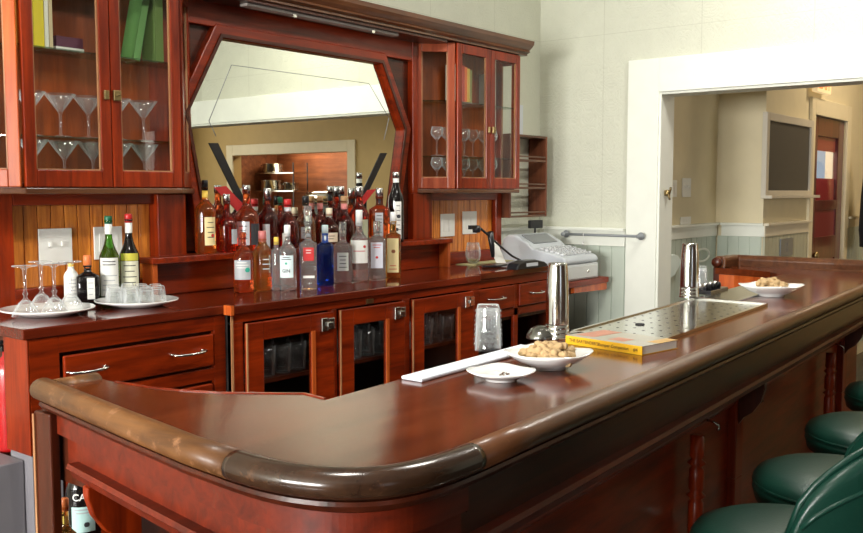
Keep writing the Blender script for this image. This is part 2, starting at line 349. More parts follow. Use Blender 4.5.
# wall with the red door
DX0, DX1, DZ = 7.50, 8.42, 2.09
wall_with_holes('wall_hall_side', 'y', 2.16, .15, 6.57, 12.0, [(DX0, DX1, 0, DZ)], CREAM)
b = NB(); box(b, 6.415, 6.57, 2.155, 2.165, 0, H); struct('trim_10', b, CREAM)
wainscot(11, 'y', 2.49, -1, XE + .16, 6.40); chair_rail(12, 'y', 2.49, -1, XE + .16, 6.40)
wainscot(13, 'x', 6.42, -1, 2.16, 2.47); chair_rail(14, 'x', 6.42, -1, 2.14, 2.44)
wainscot(15, 'y', 2.155, -1, 6.42, 7.38, m=mat('hall sage paint', (.50, .50, .38), .5)); chair_rail(16, 'y', 2.155, -1, 6.40, 7.40, m=mat('hall trim paint', (.72, .66, .52), .45))
TRH = mat('hall casing paint', (.76, .68, .48), .45)
b = NB(); box(b, DX0 - .10, DX0, 2.135, 2.159, 0, DZ + .13); box(b, DX1, DX1 + .11, 2.135, 2.159, 0, DZ + .13); box(b, DX0, DX1, 2.135, 2.159, DZ, DZ + .13); struct('trim_17', b, TRH, .004)
chair_rail(18, 'y', 2.159, -1, DX1 + .13, 11.8, 1.19, 1.265, TRH); wainscot(19, 'y', 2.159, -1, DX1 + .13, 11.8)
# far wall with a cased serving opening, and recess behind it
FX = 9.6
wall_with_holes('wall_hall_far', 'x', FX, .15, -7.2, 2.159, [(-5.3, -2.85, .95, 2.06)], TAN)
b = NB(); box(b, FX - .025, FX, -2.85, -2.70, .9, 2.22); box(b, FX - .025, FX, -5.45, -5.3, .9, 2.22); box(b, FX - .025, FX, -5.3, -2.85, 2.06, 2.22); struct('trim_20', b, TRH, .004)
KW = wood('kitchen boards', (.34, .12, .05), (.16, .05, .022), axis='y', scale=.5, coat=.1, rough=.5)
for nm, q in (('wall_kitchen_left', (FX + .15, FX + .9, -5.5, -5.3, 0, 2.3)), ('wall_kitchen_right', (FX + .15, FX + .9, -2.85, -2.7, 0, 2.3)), ('wall_kitchen_back', (FX + .9, FX + 1.0, -5.5, -2.7, 0, 2.35)), ('ceiling_kitchen', (FX + .15, FX + .9, -5.5, -2.7, 2.3, 2.35))):
    b = NB(); box(b, *q); struct(nm, b, KW)
wallbox('wall_hall_front', XE + .15, 12.0, -7.35, -7.2, TAN)
wallbox('wall_hall_near', XE, XE + .15, -7.2, YF - .15, TAN)
# red door
d = thing('door_1', 'x', 'x', (DX0, 2.16, 0)); del d['label'], d['category']; d['kind'] = 'structure'
DR = wood('oxblood door', (.15, .022, .018), (.07, .010, .009), axis='z', coat=.4)
b = NB(); x0, x1, y0, y1 = DX0 + .005, DX1 - .005, 2.165, 2.205
box(b, x0, x0 + .16, y0, y1, .01, DZ - .005); box(b, x1 - .16, x1, y0, y1, .01, DZ - .005)
for z0, z1 in ((.01, .25), (.95, 1.135), (1.35, 1.43), (DZ - .15, DZ - .005)): box(b, x0 + .16, x1 - .16, y0, y1, z0, z1)
obj('door_leaf', b, DR, d, .004)
b = NB(); box(b, x0 + .16, x1 - .16, y0 + .012, y0 + .028, .25, .95); box(b, x0 + .16, x1 - .16, y0 + .012, y0 + .028, 1.135, 1.35); obj('lower_panel', b, mat('crimson panel', (.20, .012, .02), .35, coat=.3), d)
b = NB(); box(b, x0 + .16, x1 - .16, y0 + .015, y0 + .022, 1.43, DZ - .15); obj('glass', b, WPANE, d)
b = NB(); box(b, x0 + .16, x1 - .16, y0 + .024, y0 + .032, 1.43, 1.606); box(b, x0 + .16, x1 - .16, y0 + .024, y0 + .032, 1.826, DZ - .15); obj('curtain', b, mat('red curtain', (.30, .015, .02), .7), d)
b = NB(); lathe(b, [(0, 0), (.028, .004), (.032, .02), (.02, .035), (.012, .045), (.012, .06), (0, .06)], 16); bmesh.ops.rotate(b, verts=b.verts, cent=(0, 0, 0), matrix=Matrix.Rotation(-PI / 2, 3, 'X')); bmesh.ops.translate(b, verts=b.verts, vec=(x0 + .07, y0 - .06, 1.0)); obj('door_knob', b, BRASS, d)
# daylit vestibule seen through the door's glass
wallbox('wall_vestibule', 7.0, 11.5, 3.45, 3.55, mat('vestibule paint', (.88, .88, .88), .6))
area('vestibule_daylight', (8.7, 2.9, 3.1), (0, .35, -1), 1.6, .9, 260, (.9, .95, 1))
# ------------------------------------------------------------------ bar
def barY(x): return .765 + .05 * x
def crom(P, k):
    out = []
    for i in range(len(P) - 1):
        p0, p1, p2, p3 = [Vector(P[max(0, min(len(P) - 1, j))]) for j in (i - 1, i, i + 1, i + 2)]
        for q in range(k):
            t = q / k; out.append(tuple(.5 * ((2 * p1) + (p2 - p0) * t + (2 * p0 - 5 * p1 + 4 * p2 - p3) * t * t + (3 * p1 - p0 - 3 * p2 + p3) * t ** 3)))
    out.append(tuple(P[-1])); return out
PATH = [(1.004, 1.825), (.968, 1.60), (.936, 1.40), (.906, 1.20), (.896, 1.08)]
P_A = len(PATH)
PATH += crom([(.896, 1.08), (.895, 1.01), (.905, .95), (.927, .898), (.962, .858), (1.01, .834), (1.07, .824), (1.15, barY(1.15))], 5)[1:]
P_B = len(PATH)
PATH += [(1.3, barY(1.3)), (2.0, barY(2.0)), (3.0, barY(3)), (4.0, barY(4)), (4.55, barY(4.55))]
P_C = len(PATH)
PATH += crom([(4.70, .998), (4.82, 1.035), (4.91, 1.10), (4.955, 1.18), (4.97, 1.30), (4.98, 1.50), (4.98, 1.84)], 4)
bar = thing('bar_counter', 'long curved mahogany bar with rounded wooden arm rail around its edge', 'bar counter', (2.6, 1.1, 0))
BT = 1.10
def inner_y(x): return 1.185 + .055 * x
INN = [(4.98, 1.84), (4.76, 1.84), (4.755, 1.74), (4.73, 1.63), (4.68, 1.53), (4.60, 1.47), (4.60, inner_y(4.6)), (3.95, inner_y(3.95)), (2.3, inner_y(2.3)), (1.265, inner_y(1.265) - .004), (1.273, 1.322), (1.222, 1.39), (1.175, 1.46), (1.140, 1.54), (1.118, 1.62), (1.108, 1.72), (1.108, 1.825), (1.004, 1.825)]
b = NB(); prism(b, PATH[:-1] + INN, BT - .032, BT); obj('bar_top', b, TOP, bar)
def ringprof(cx, cz, rx, rz, n=16): return [(cx + rx * math.cos(2 * PI * i / n), cz + rz * math.sin(2 * PI * i / n)) for i in range(n)]
def rail(path, m, dz=0):
    b = NB(); sweep(b, path, ringprof(-.001, 1.089 + dz, .027, .0235), True); return obj('arm_rail', b, m, bar)
rail([(1.108, 1.79), (1.012, 1.79)], RAILT)['label'] = 'short worn return rail'
rail([(1.004, 1.825)] + PATH[1:P_A], RAILT)['label'] = 'worn light brown end rail'
rail(PATH[P_A - 1:P_B], RAILD)['label'] = 'dark glossy corner rail'
rail(PATH[P_B - 1:P_C] + PATH[P_C:-1], RAILF)['label'] = 'long brown front rail'
# raised far rail with scrolled end
b = NB(); sweep(b, [(4.965, 1.10), (4.985, 1.3), (4.99, 1.82), (4.80, 1.835)], [(-.03, 1.09), (.035, 1.09), (.04, 1.135), (.02, 1.158), (-.02, 1.158), (-.035, 1.14)]); obj('raised_end_rail', b, CORN, bar, .008, 3)
b = NB(); lathe(b, [(0, 0), (.020, 0), (.026, .006), (.026, .034), (.020, .04), (0, .04)], 20); bmesh.ops.rotate(b, verts=b.verts, cent=(0, 0, 0), matrix=Matrix.Rotation(-PI / 2, 3, 'Y')); bmesh.ops.translate(b, verts=b.verts, vec=(4.80, 1.84, 1.128)); obj('scroll_end', b, DRKV, bar)
# lip along the inner curve
b = NB(); sweep(b, [(1.108, 1.72), (1.118, 1.62), (1.140, 1.54), (1.175, 1.46), (1.222, 1.39), (1.273, 1.322), (1.265, 1.258)], [(-.004, BT - .035), (.002, BT - .035), (.002, BT + .002), (-.004, BT + .002)]); obj('edge_strip', b, RED, bar)
def off_path(i0, i1): return PATH[i0:i1]
ROUND = PATH[:-1]
# the sweep's offset is to the right of travel; travelling from the near end round to the far end the room side is on the right
b = NB(); sweep(b, [(1.002, 1.81)] + ROUND[1:], [(-.05, 1.068), (.012, 1.066), (.014, 1.060), (.006, 1.050), (-.010, 1.044), (-.012, 1.040), (-.05, 1.040)]); obj('cove_moulding', b, DRK, bar)
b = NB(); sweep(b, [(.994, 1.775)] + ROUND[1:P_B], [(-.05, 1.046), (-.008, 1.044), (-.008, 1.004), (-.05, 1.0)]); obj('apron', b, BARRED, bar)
b = NB(); sweep(b, ROUND[P_B - 1:], [(-.05, 1.046), (-.010, 1.044), (-.010, 1.0), (-.05, 1.0)]); obj('apron', b, DRK, bar)  # front run takes a darker wood for the shade on that side
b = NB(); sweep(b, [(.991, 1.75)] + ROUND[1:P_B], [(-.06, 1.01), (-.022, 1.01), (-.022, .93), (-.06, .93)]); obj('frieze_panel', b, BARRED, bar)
b = NB(); sweep(b, ROUND[P_B - 1:], [(-.06, 1.01), (-.022, 1.01), (-.022, .93), (-.06, .93)]); obj('frieze_panel', b, DRK, bar)  # shade along the front is put into the darker frieze colour
b = NB(); sweep(b, [(.984, 1.70)] + ROUND[1:], [(-.06, .957), (.0, .957), (.004, .948), (-.004, .940), (-.010, .926), (-.06, .926)]); obj('ledge_moulding', b, BARRED, bar)
# lower body, set back from the rail
b = NB(); sweep(b, [(.950, 1.47), (.936, 1.40)] + ROUND[3:], [(-.20, .93), (-.115, .93), (-.115, .12), (-.20, .12)]); obj('lower_panel', b, BARRED if False else RED, bar)
b = NB(); sweep(b, [(.950, 1.47), (.936, 1.40)] + ROUND[3:], [(-.21, .0), (-.085, .0), (-.085, .10), (-.105, .14), (-.21, .14)]); obj('plinth', b, DRK, bar)
b = NB(); sweep(b, ROUND[P_B:], [(-.12, .93), (-.09, .93), (-.09, .86), (-.105, .845), (-.12, .845)]); obj('panel_rail', b, RED, bar)
# corner post at the near end
b = NB(); box(b, .985, 1.007, 1.765, 1.827, 0, 1.046); obj('end_post', b, DRKV, bar, .004)
b = NB(); box(b, .982, .9845, 1.822, 1.829, 0, 1.04); obj('pale_edge', b, GOLD, bar)  # pale strip paints the lit, scuffed edge of the dark post
b = NB(); box(b, 1.015, 1.035, 1.64, 1.825, .90, 1.046); obj('inner_board', b, DRKV, bar)
# staff side boards and under-shelf
b = NB(); box(b, 1.01, 1.30, 1.64, 1.95, .615, .64); obj('bottle_shelf', b, DRK, bar)
b = NB(); box(b, 1.30, 1.32, 1.50, 2.0, .0, .88); obj('shelf_back', b, DRKV, bar)
b = NB(); prism(b, [(1.30, 1.24), (3.0, 1.335), (4.55, 1.42), (4.55, 1.37), (3.0, 1.28), (1.30, 1.18)], .1, 1.065); obj('staff_side_panel', b, DRKV, bar)
b = NB(); prism(b, [(4.60, 1.47), (4.68, 1.53), (4.735, 1.63), (4.76, 1.74), (4.76, 1.82), (4.80, 1.82), (4.78, 1.62), (4.72, 1.50), (4.62, 1.43)], .1, 1.066); obj('curved_end_panel', b, ORG, bar)
b = NB(); box(b, 4.765, 4.84, 1.78, 1.855, 0, 1.10); obj('far_post', b, DRKV, bar, .004)
# scroll corbels under the ledge
def corbel(p, ang, m=REDV):
    b = NB(); c = [(0, 0), (.0, -.02), (.012, -.06), (.035, -.095), (.062, -.115), (.082, -.145), (.088, -.19), (.09, -.30), (.11, -.30), (.11, 0)]
    pr = [(x, z) for x, z in c]
    vs = prism(b, pr, -.013, .013, 'y'); bmesh.ops.rotate(b, verts=b.verts, cent=(0, 0, 0), matrix=Matrix.Rotation(ang, 3, 'Z')); bmesh.ops.translate(b, verts=b.verts, vec=p)
    return obj('corbel', b, m, bar, .003)
for y in (1.625, 1.20): corbel(((.975 if y > 1.4 else .91), y, .926), math.radians(-8) if y > 1.4 else math.radians(-5))
corbel((.925, .89, .926), math.radians(48))
for x in (2.80, 4.30): corbel((x, barY(x) + .012, .926), math.radians(93), DRKV)
for x in (2.80, 4.30):
    b = NB(); y = barY(x); box(b, x - .032, x + .032, y + .088, y + .118, .13, .62); obj('pilaster', b, REDV, bar, .004)
    b = NB(); box(b, x - .032, x + .032, y + .088, y + .118, .62, .926); obj('pilaster', b, REDV, bar, .004)
for x in (1.42, 2.38, 3.95):
    y = barY(x) + .075; b = NB()
    lathe(b, [(0, .14), (.022, .14), (.022, .30), (.016, .31), (.026, .32), (.016, .33), (.021, .34), (.021, .52), (.016, .53), (.026, .54), (.016, .55), (.021, .56), (.02, .66), (.015, .67), (.026, .68), (.015, .69), (.021, .70), (.020, .75), (.014, .76), (.026, .77), (.014, .78), (.02, .79), (.018, .845), (0, .845)], 16, (x, y, 0)); obj('turned_column', b, REDV, bar)
for x in (2.50, 2.92, 4.1):
    y = barY(x) + .09; b = NB(); tube(b, [(x, y, .86), (x, y - .02, .857), (x, y - .034, .85), (x, y - .036, .842), (x, y - .03, .836)], .0035); obj('coat_hook', b, CHROME, bar)
# bottles on the end shelf
def uz(p): return Vector((p.x, p.y, 0))
# ------------------------------------------------------------------ bottles
TOCAM = lambda p: math.atan2(-p[1], -p[0])
def patch(bm, R, a0, a1, z0, z1, c, n=10, sq=None, rot=0):
    vs = []
    for i in range(n + 1):
        t = a0 + (a1 - a0) * i / n
        k = 1
        if sq: k = 1 / (abs(math.cos(t - rot)) ** sq + abs(math.sin(t - rot)) ** sq) ** (1 / sq)
        x, y = c[0] + R * k * math.cos(t), c[1] + R * k * math.sin(t)
        vs.append((bm.verts.new((x, y, c[2] + z0)), bm.verts.new((x, y, c[2] + z1))))
    for a, b2 in zip(vs, vs[1:]): bm.faces.new((a[0], b2[0], b2[1], a[1])).smooth = True
def bottle(kind, loc, Ht, R, gm, cap, label_txt, cat='bottle', shoulder=.62, neck=.26, lab=None, lip=True, sq=None, capz=.9, group='spirit bottles crowded on the back bar', name='liquor_bottle', rot=None, capr=1.15, liquid=None, neckm=None):
    t = thing(name, label_txt, cat, loc, group); rot = TOCAM(loc) if rot is None else rot
    nr = R * neck; hs = Ht * shoulder; b = NB()
    prof = [(0, .004), (R * .75, .0), (R * .97, .003), (R, .012), (R, hs - R * .25), (R * .96, hs), (R * .8, hs + R * .35), (R * .5, hs + R * .7), (nr * 1.12, hs + R * 1.05), (nr, hs + R * 1.3), (nr, Ht * capz), (nr * 1.2, Ht * capz + .001), (nr * 1.2, Ht * capz + .006), (0, Ht * capz + .006)]
    if kind == 'flat': prof = [(0, .004), (R * .9, .0), (R, .006), (R, hs), (R * .93, hs + R * .12), (R * .6, hs + R * .3), (nr * 1.15, hs + R * .45), (nr, hs + R * .7), (nr, Ht * capz), (nr * 1.2, Ht * capz), (nr * 1.2, Ht * capz + .006), (0, Ht * capz + .006)]
    if kind == 'wine': prof = [(0, .012), (R * .6, .004), (R * .95, .0), (R, .012), (R, hs - .01), (R * .93, hs + R * .35), (R * .68, hs + R * .9), (nr * 1.4, hs + R * 1.5), (nr * 1.05, hs + R * 2.1), (nr, Ht * capz), (nr * 1.2, Ht * capz), (nr * 1.2, Ht * capz + .006), (0, Ht * capz + .006)]
    lathe(b, prof, 32, loc, sq=sq, rot=rot); obj('glass_body', b, gm, t)
    b = NB(); cr = nr * capr; z0 = Ht * capz - Ht * .02 if capz < .95 else Ht * .93
    lathe(b, [(0, z0), (cr, z0), (cr, Ht - .003), (cr - .002, Ht), (0, Ht)], 20, loc); obj('cap', b, cap, t)
    if neckm:
        b = NB(); lathe(b, [(nr * 1.06, Ht * (capz - .14)), (nr * 1.08, Ht * (capz - .14) + .001), (nr * 1.08, z0 - .0005), (nr * 1.0, z0 - .0005)], 20, loc); obj('neck_band', b, neckm, t)
    for sp in (lab or []):
        m, a0, a1, z0, z1 = sp[:5]; kq = 1.006 if not sq else 1.012
        b = NB(); patch(b, R * kq, rot + math.radians(a0), rot + math.radians(a1), Ht * z0, Ht * z1, loc, 14, sq, rot); l = obj('label', b, m, t)
        for s2 in sp[5:]:
            kind2 = s2[0]
            if kind2 == 'bars':
                b = NB(); _, n0, mm, c0, c1 = s2
                for i in range(n0):
                    zc = Ht * (z0 + (z1 - z0) * (c0 + (c1 - c0) * (i + .5) / n0)); wd = (a1 - a0) / 2 * random.uniform(.45, .8); mid = (a0 + a1) / 2
                    patch(b, R * kq * 1.012, rot + math.radians(mid - wd), rot + math.radians(mid + wd), zc - .0016, zc + .0016, loc, 8, sq, rot)
                obj('print', b, mm, l)
            if kind2 == 'dot':
                b = NB(); _, mm, ac, zc, rr = s2; zc = Ht * (z0 + (z1 - z0) * zc)
                for q in range(-4, 5):
                    hh = math.sqrt(max(0, 1 - (q / 5) ** 2)) * rr; aa = hh / R
                    patch(b, R * kq * 1.012, rot + math.radians(ac) - aa, rot + math.radians(ac) + aa, zc + (q - .5) * rr / 5, zc + (q + .5) * rr / 5, loc, 6, sq, rot)
                obj('emblem', b, mm, l)
            if kind2 == 'text':
                _, txt, size, mm, zc = s2; tb = text_bm(txt, size, bold=.0004); zc = Ht * (z0 + (z1 - z0) * zc); mid = rot + math.radians((a0 + a1) / 2)
                for v in tb.verts:
                    x, y = v.co.x, v.co.y; t2 = mid + x / (R * 1.02); k = 1
                    if sq: k = 1 / (abs(math.cos(t2 - rot)) ** sq + abs(math.sin(t2 - rot)) ** sq) ** (1 / sq)
                    v.co = Vector((loc[0] + R * kq * 1.014 * k * math.cos(t2), loc[1] + R * kq * 1.014 * k * math.sin(t2), loc[2] + zc + y))
                obj('lettering', tb, mm, l)
    return t
def bp(px, py, z, top, wpx):
    """foot of a bottle whose base shows at a point of the counter; height and radius from its depth"""
    p = atz(px, py, z); dd = depth(p); return (p.x, p.y, z), (py - top) * dd / F_PX * 1.0, wpx / 2 * dd / F_PX
def bpy_(px, y, z, top, wpx):
    p = aty(px, 200, y); p = Vector((p.x, p.y, z)); dd = depth(p); tz = aty(px, top, y).z
    return (p.x, p.y, z), tz - z, wpx / 2 * dd / F_PX
AMB = glass('amber whiskey', (.95, .30, .05)); AMB2 = glass('golden whiskey', (1, .52, .12)); REDL = glass('red brown whiskey', (.62, .06, .025)); DKL = glass('dark rye', (.32, .05, .03))
ORL = glass('orange liqueur', (1, .20, .05)); CLR = glass('gin glass', (.93, .98, .95), tr=.92); BLU = glass('blue glass', (.02, .10, .75)); GRG = glass('green bottle glass', (.10, .38, .03)); DRG = mat('near black bottle glass', (.008, .006, .006), .08)
CREAML = mat('cream label', (.75, .62, .32), .6); SILV = mat('silver label', (.55, .56, .58), .35, metal=.5); GREYL = mat('grey label', (.40, .42, .44), .5); REDI = mat('red ink', (.55, .03, .03), .5)
TEAL = mat('teal ink', (.03, .35, .25), .5); PALE = mat('pale blue label', (.66, .78, .80), .6); YELC = mat('yellow foil', (.80, .55, .08), .4); ORC = mat('orange wax', (.75, .20, .06), .4); REDC = mat('red cap', (.50, .02, .02), .35)
GRC = mat('green cap', (.01, .12, .06), .35); WC = mat('white cap', (.80, .80, .78), .4); CORK = mat('cork', (.38, .22, .10), .7); SILC = mat('silver cap', (.7, .7, .7), .25, metal=1); PINKC = mat('rose foil', (.50, .16, .15), .35)
CRC = mat('cream wax', (.72, .62, .45), .5)
ZR = 1.252
B = bottle; G1 = 'spirit bottles on the raised shelf'; G2 = 'spirit bottles on the counter in front'
def br(px, top, w, y=3.0): return bpy_(px, y, ZR + .0005, top, w)
l, h, r = br(205, 180, 21); B('std', l, h, r, AMB, BLK, 'amber bottle with a yellow neck band, leftmost on the raised shelf', shoulder=.60, capz=.88, neckm=YELC, lab=[(CREAML, -5, 62, .12, .50, ('bars', 4, INK, .2, .9), ('dot', REDI, 40, .35, .007))], group=G1)
l, h, r = br(226.5, 194, 21); B('std', l, h, r, REDL, SILC, 'squat red brown bottle with silver top, second on the raised shelf', shoulder=.50, capz=.86, lab=[(GREYL, 25, 70, .15, .4)], group=G1, neck=.3)
l, h, r = br(246.5, 185, 25); B('std', l, h, r, ORL, SILC, 'tall orange red bottle with silvery label and clear stopper on the raised shelf', shoulder=.52, capz=.9, neck=.27, lab=[(SILV, -50, 12, .1, .45, ('bars', 4, INK, .2, .9)), (INK, 18, 70, .1, .42)], group=G1)
l, h, r = br(267.5, 188, 21); B('std', l, h, r, DKL, SILC, 'dark round shouldered bottle with tall silver cap behind the rose capped one', shoulder=.52, capz=.82, neck=.28, lab=[(SILV, -28, 10, .05, .42)], group=G1, capr=1.3)  # the silver patch paints the white glare on the dark body
l, h, r = br(280, 197, 14, 3.045); B('std', l, h, r, REDL, GRC, 'slim red brown bottle with dark green cap between two dark ones', shoulder=.55, capz=.86, group=G1, neck=.32)
l, h, r = br(287.5, 199, 22, 2.985); B('std', l, h, r, DKL, REDC, 'dark bottle with a bright red cap behind the gin', shoulder=.50, capz=.86, neck=.3, neckm=SILV, lab=[(LABELW, -30, 2, .05, .32)], group=G1)
l, h, r = br(305.5, 196, 20); B('std', l, h, r, glass('pale bourbon', (.85, .45, .22)), BLK, 'pale brown bottle with black top behind the red label one', shoulder=.50, capz=.84, neck=.3, lab=[(GREYL, -28, 30, .18, .40, ('bars', 3, INK, .2, .8))], group=G1)
l, h, r = br(320, 196, 15, 3.045); B('std', l, h, r, REDL, CORK, 'dark red bottle with rose neck foil behind the blue bottle', shoulder=.5, capz=.88, neck=.36, neckm=PINKC, group=G1)
l, h, r = br(329, 208, 22, 2.98); B('std', l, h, r, DKL, CRC, 'squat dark bottle with cream stopper and broad cream label', shoulder=.46, capz=.80, neck=.26, lab=[(mat('tan label', (.62, .50, .36), .6), -48, 48, .12, .36, ('bars', 2, INK, .2, .8))], group=G1)
l, h, r = br(341.5, 186, 14, 3.055); B('std', l, h, r, DKL, SILC, 'tall dark bottle with black and silver top at the very back', shoulder=.55, capz=.88, neck=.36, group=G1, neckm=BLK)
l, h, r = br(344, 196, 20, 2.985); B('std', l, h, r, DKL, CORK, 'dark bottle with rose neck foil, left of the silver topped one', shoulder=.47, capz=.87, neck=.30, neckm=PINKC, group=G1)
l, h, r = br(359, 186, 20, 3.02); B('std', l, h, r, REDL, SILC, 'brown bottle with broad silver top behind the white capped bottle', shoulder=.52, capz=.84, neck=.33, lab=[(mat('green label', (.42, .44, .30), .6), 5, 60, .1, .42)], group=G1, capr=1.25)
l, h, r = br(379.5, 188, 21, 3.0); B('flat', l, h, r, ORL, SILC, 'square orange red bottle with black and silver cap', shoulder=.60, capz=.82, neck=.32, lab=[(SILV, -22, 18, .12, .55, ('bars', 6, INK, .1, .95))], sq=5, group=G1, neckm=BLK)
l, h, r = br(396, 172, 15.5, 2.97); B('wine', l, h, r, DRG, SILC, 'tallest black bottle with white pattern at the right end of the raised shelf', shoulder=.62, capz=.93, neck=.36, neckm=LABELW, lab=[(LABELW, -10, 42, .05, .58, ('bars', 7, INK, .05, .95), ('dot', INK, 20, .6, .01), ('dot', INK, 5, .25, .009))], group=G1)
def fr(px, base, top, w): return bp(px, base, 1.1005, top, w)
l, h, r = fr(244, 292, 232, 20); B('std', l, h, r, ORL, ORL, 'amber bottle with grey and teal label, first in the front row', shoulder=.62, capz=.9, lab=[(GREYL, -62, 42, .22, .54, ('bars', 3, LABELW, .55, .95), ('dot', TEAL, 22, .5, .010))], group=G2)
l, h, r = fr(263, 290, 231, 19.5); B('std', l, h, r, AMB2, PINKC, 'golden bottle with rose cap and white lettering, second in the front row', shoulder=.66, capz=.84, neck=.36, lab=[(glass('clear label', (1, .7, .35)), -10, 52, .3, .6, ('bars', 3, LABELW, .1, .9))], group=G2)
l, h, r = fr(277, 290, 237, 11); B('std', l, h, r, CLR, YELC, 'small slim clear bottle with gold stopper beside the gin', shoulder=.72, capz=.88, neck=.4, group=G2)
l, h, r = fr(288, 290, 225, 17); B('std', l, h, r, CLR, WC, 'clear bottle with pale blue label reading GIN', shoulder=.62, capz=.85, neck=.32, lab=[(PALE, -62, 40, .20, .54, ('text', 'GIN', .019, INK, .30), ('bars', 2, INK, .78, .96), ('dot', TEAL, -11, .64, .005))], group=G2)
l, h, r = fr(308.5, 288, 206, 17); B('flat', l, h, r, CLR, CLR, 'tall square clear bottle with red square label', shoulder=.54, capz=.80, neck=.36, sq=5, lab=[(REDI, -30, 34, .34, .50, ('bars', 2, LABELW, .5, .9)), (LABELW, -32, 36, .13, .16)], group=G2, capr=1.3)
l, h, r = fr(325.5, 285, 225, 17); B('flat', l, h, r, BLU, PALE, 'bright blue glass bottle with pale blue neck', shoulder=.66, capz=.84, neck=.34, sq=4, group=G2, neckm=PALE, capr=1.1)
l, h, r = fr(343, 282, 222, 19.5); B('flat', l, h, r, CLR, CLR, 'broad clear bottle with small greyish label and glass stopper', shoulder=.60, capz=.80, neck=.32, sq=4, lab=[(mat('dull label', (.55, .56, .50), .6), -30, 30, .20, .50, ('bars', 4, INK, .1, .9))], group=G2)
l, h, r = fr(359.5, 281, 210, 18.5); B('std', l, h, r, CLR, WC, 'clear bottle with white cap, white label and red emblem', shoulder=.58, capz=.80, neck=.32, lab=[(LABELW, -62, 62, .26, .58, ('dot', REDI, 34, .72, .007), ('bars', 1, REDI, .48, .58)), (mat('brown band', (.12, .07, .06), .5), -62, 62, .17, .255)], group=G2)
l, h, r = fr(377, 279, 221, 18); B('flat', l, h, r, CLR, CLR, 'clear bottle with pale lilac label bearing a red mark', shoulder=.68, capz=.82, neck=.34, sq=5, lab=[(mat('lilac label', (.60, .60, .68), .6), -34, 34, .20, .64, ('dot', REDI, 0, .42, .006), ('bars', 2, REDI, .75, .95))], group=G2)
l, h, r = fr(393.5, 277, 212, 15); B('flat', l, h, r, AMB2, WC, 'amber bottle with cream label and white cap, last in the front row', shoulder=.64, capz=.84, neck=.36, sq=4, lab=[(CREAML, -44, 36, .08, .60, ('dot', mat('brown seal', (.28, .10, .04), .5), 0, .62, .009), ('bars', 2, REDI, .05, .25))], group=G2)
# left section bottles
l, h, r = bp(110.5, 302, 1.1005, 216, 20); B('wine', l, h, r, GRG, GRC, 'green glass vermouth bottle with white label and dark green cap', shoulder=.50, capz=.93, neck=.33, lab=[(LABELW, -60, 55, .08, .52, ('bars', 2, INK, .78, .95), ('bars', 4, GREYL, .1, .6))], group=None, neckm=LABELW)
l, h, r = bp(130.5, 300, 1.1005, 214, 20); B('wine', l, h, r, DRG, REDC, 'dark vermouth bottle with red cap, yellow and white label', shoulder=.50, capz=.92, neck=.33, lab=[(mat('picture label', (.70, .68, .52), .6), -55, 55, .08, .46, ('bars', 5, INK, .1, .95)), (mat('yellow label', (.55, .50, .06), .6), -55, 55, .465, .55)], group=None, neckm=LABELW)
l, h, r = bp(88.5, 304, 1.1005, 255, 22); B('flat', l, h, r, DRG, ORC, 'squat dark square liqueur bottle with orange cap', shoulder=.56, capz=.76, neck=.30, sq=5, lab=[(LABELW, -4, 30, .12, .55, ('bars', 3, GREYL, .1, .9))], group=None)
l, h, r = bp(72, 305, 1.1005, 263, 14); B('std', l, h, r, mat('paper wrapped glass', (.74, .75, .72), .6), YELC, 'small white labelled bitters bottle with yellow cap behind the cordial glasses', shoulder=.72, capz=.88, neck=.36, lab=[(LABELW, -60, 60, .1, .68, ('bars', 6, GREYL, .1, .95))], group=None)
l = (1.14, 1.91, .6405); B('wine', l, .31, .038, DRG, BLK, 'dark liqueur bottle lettered CAM on the low shelf under the bar end', shoulder=.56, capz=.93, neck=.34, lab=[(DRG, -50, 50, .50, .62, ('text', 'CAM', .022, LABELW, .5)), (mat('aqua label', (.45, .68, .66), .6), -40, 40, .30, .49, ('dot', INK, 10, .3, .006), ('bars', 2, GREYL, .7, .95))], group=None)
l = (1.052, 1.835, .6405); B('std', l, .20, .028, AMB2, ORC, 'amber bottle with orange cap behind the post of the bar end', shoulder=.55, capz=.88, group=None)
# ------------------------------------------------------------------ back bar
CZ = 1.10   # counter height
ct = thing('back_bar_counter', 'long glossy mahogany countertop of the back bar under the bottles', 'countertop', (2.9, 2.85, CZ - .035))
b = NB(); prism(b, [(1.37, 2.585), (2.118, 2.585), (2.118, 2.545), (3.635, 2.555), (3.635, 2.60), (4.44, 2.61), (4.44, 3.145), (1.37, 3.145)], CZ - .032, CZ); obj('counter_slab', b, CTOP, ct, .004)
b = NB(); box(b, 2.104, 2.1175, 2.545, 2.585, CZ - .033, CZ + .001); obj('bright_slab_end', b, ORG, ct)  # slab end facing the windows, its lit tone put into an added block
def latch(p, par):
    b = NB(); x, y, z = p; box(b, x - .036, x - .004, y - .012, y, z - .026, z + .026); box(b, x + .004, x + .036, y - .010, y, z - .022, z + .022); box(b, x - .012, x + .02, y - .02, y - .010, z - .008, z + .008)
    return obj('latch', b, CHROME, par, .002)
def pull(p, w, par, axis='x'):
    x, y, z = p; b = NB(); tube(b, [(x - w / 2, y, z), (x - w / 2, y - .022, z), (x - w / 2 + .012, y - .027, z - .002), (x, y - .027, z - .004), (x + w / 2 - .012, y - .027, z - .002), (x + w / 2, y - .022, z), (x + w / 2, y, z)], .0045); 
    lathe(b, [(0, 0), (.009, 0), (.009, .003), (0, .005)], 12, (x - w / 2, y - .004, z)); lathe(b, [(0, 0), (.009, 0), (.009, .003), (0, .005)], 12, (x + w / 2, y - .004, z))
    return obj('handle', b, CHROME, par)
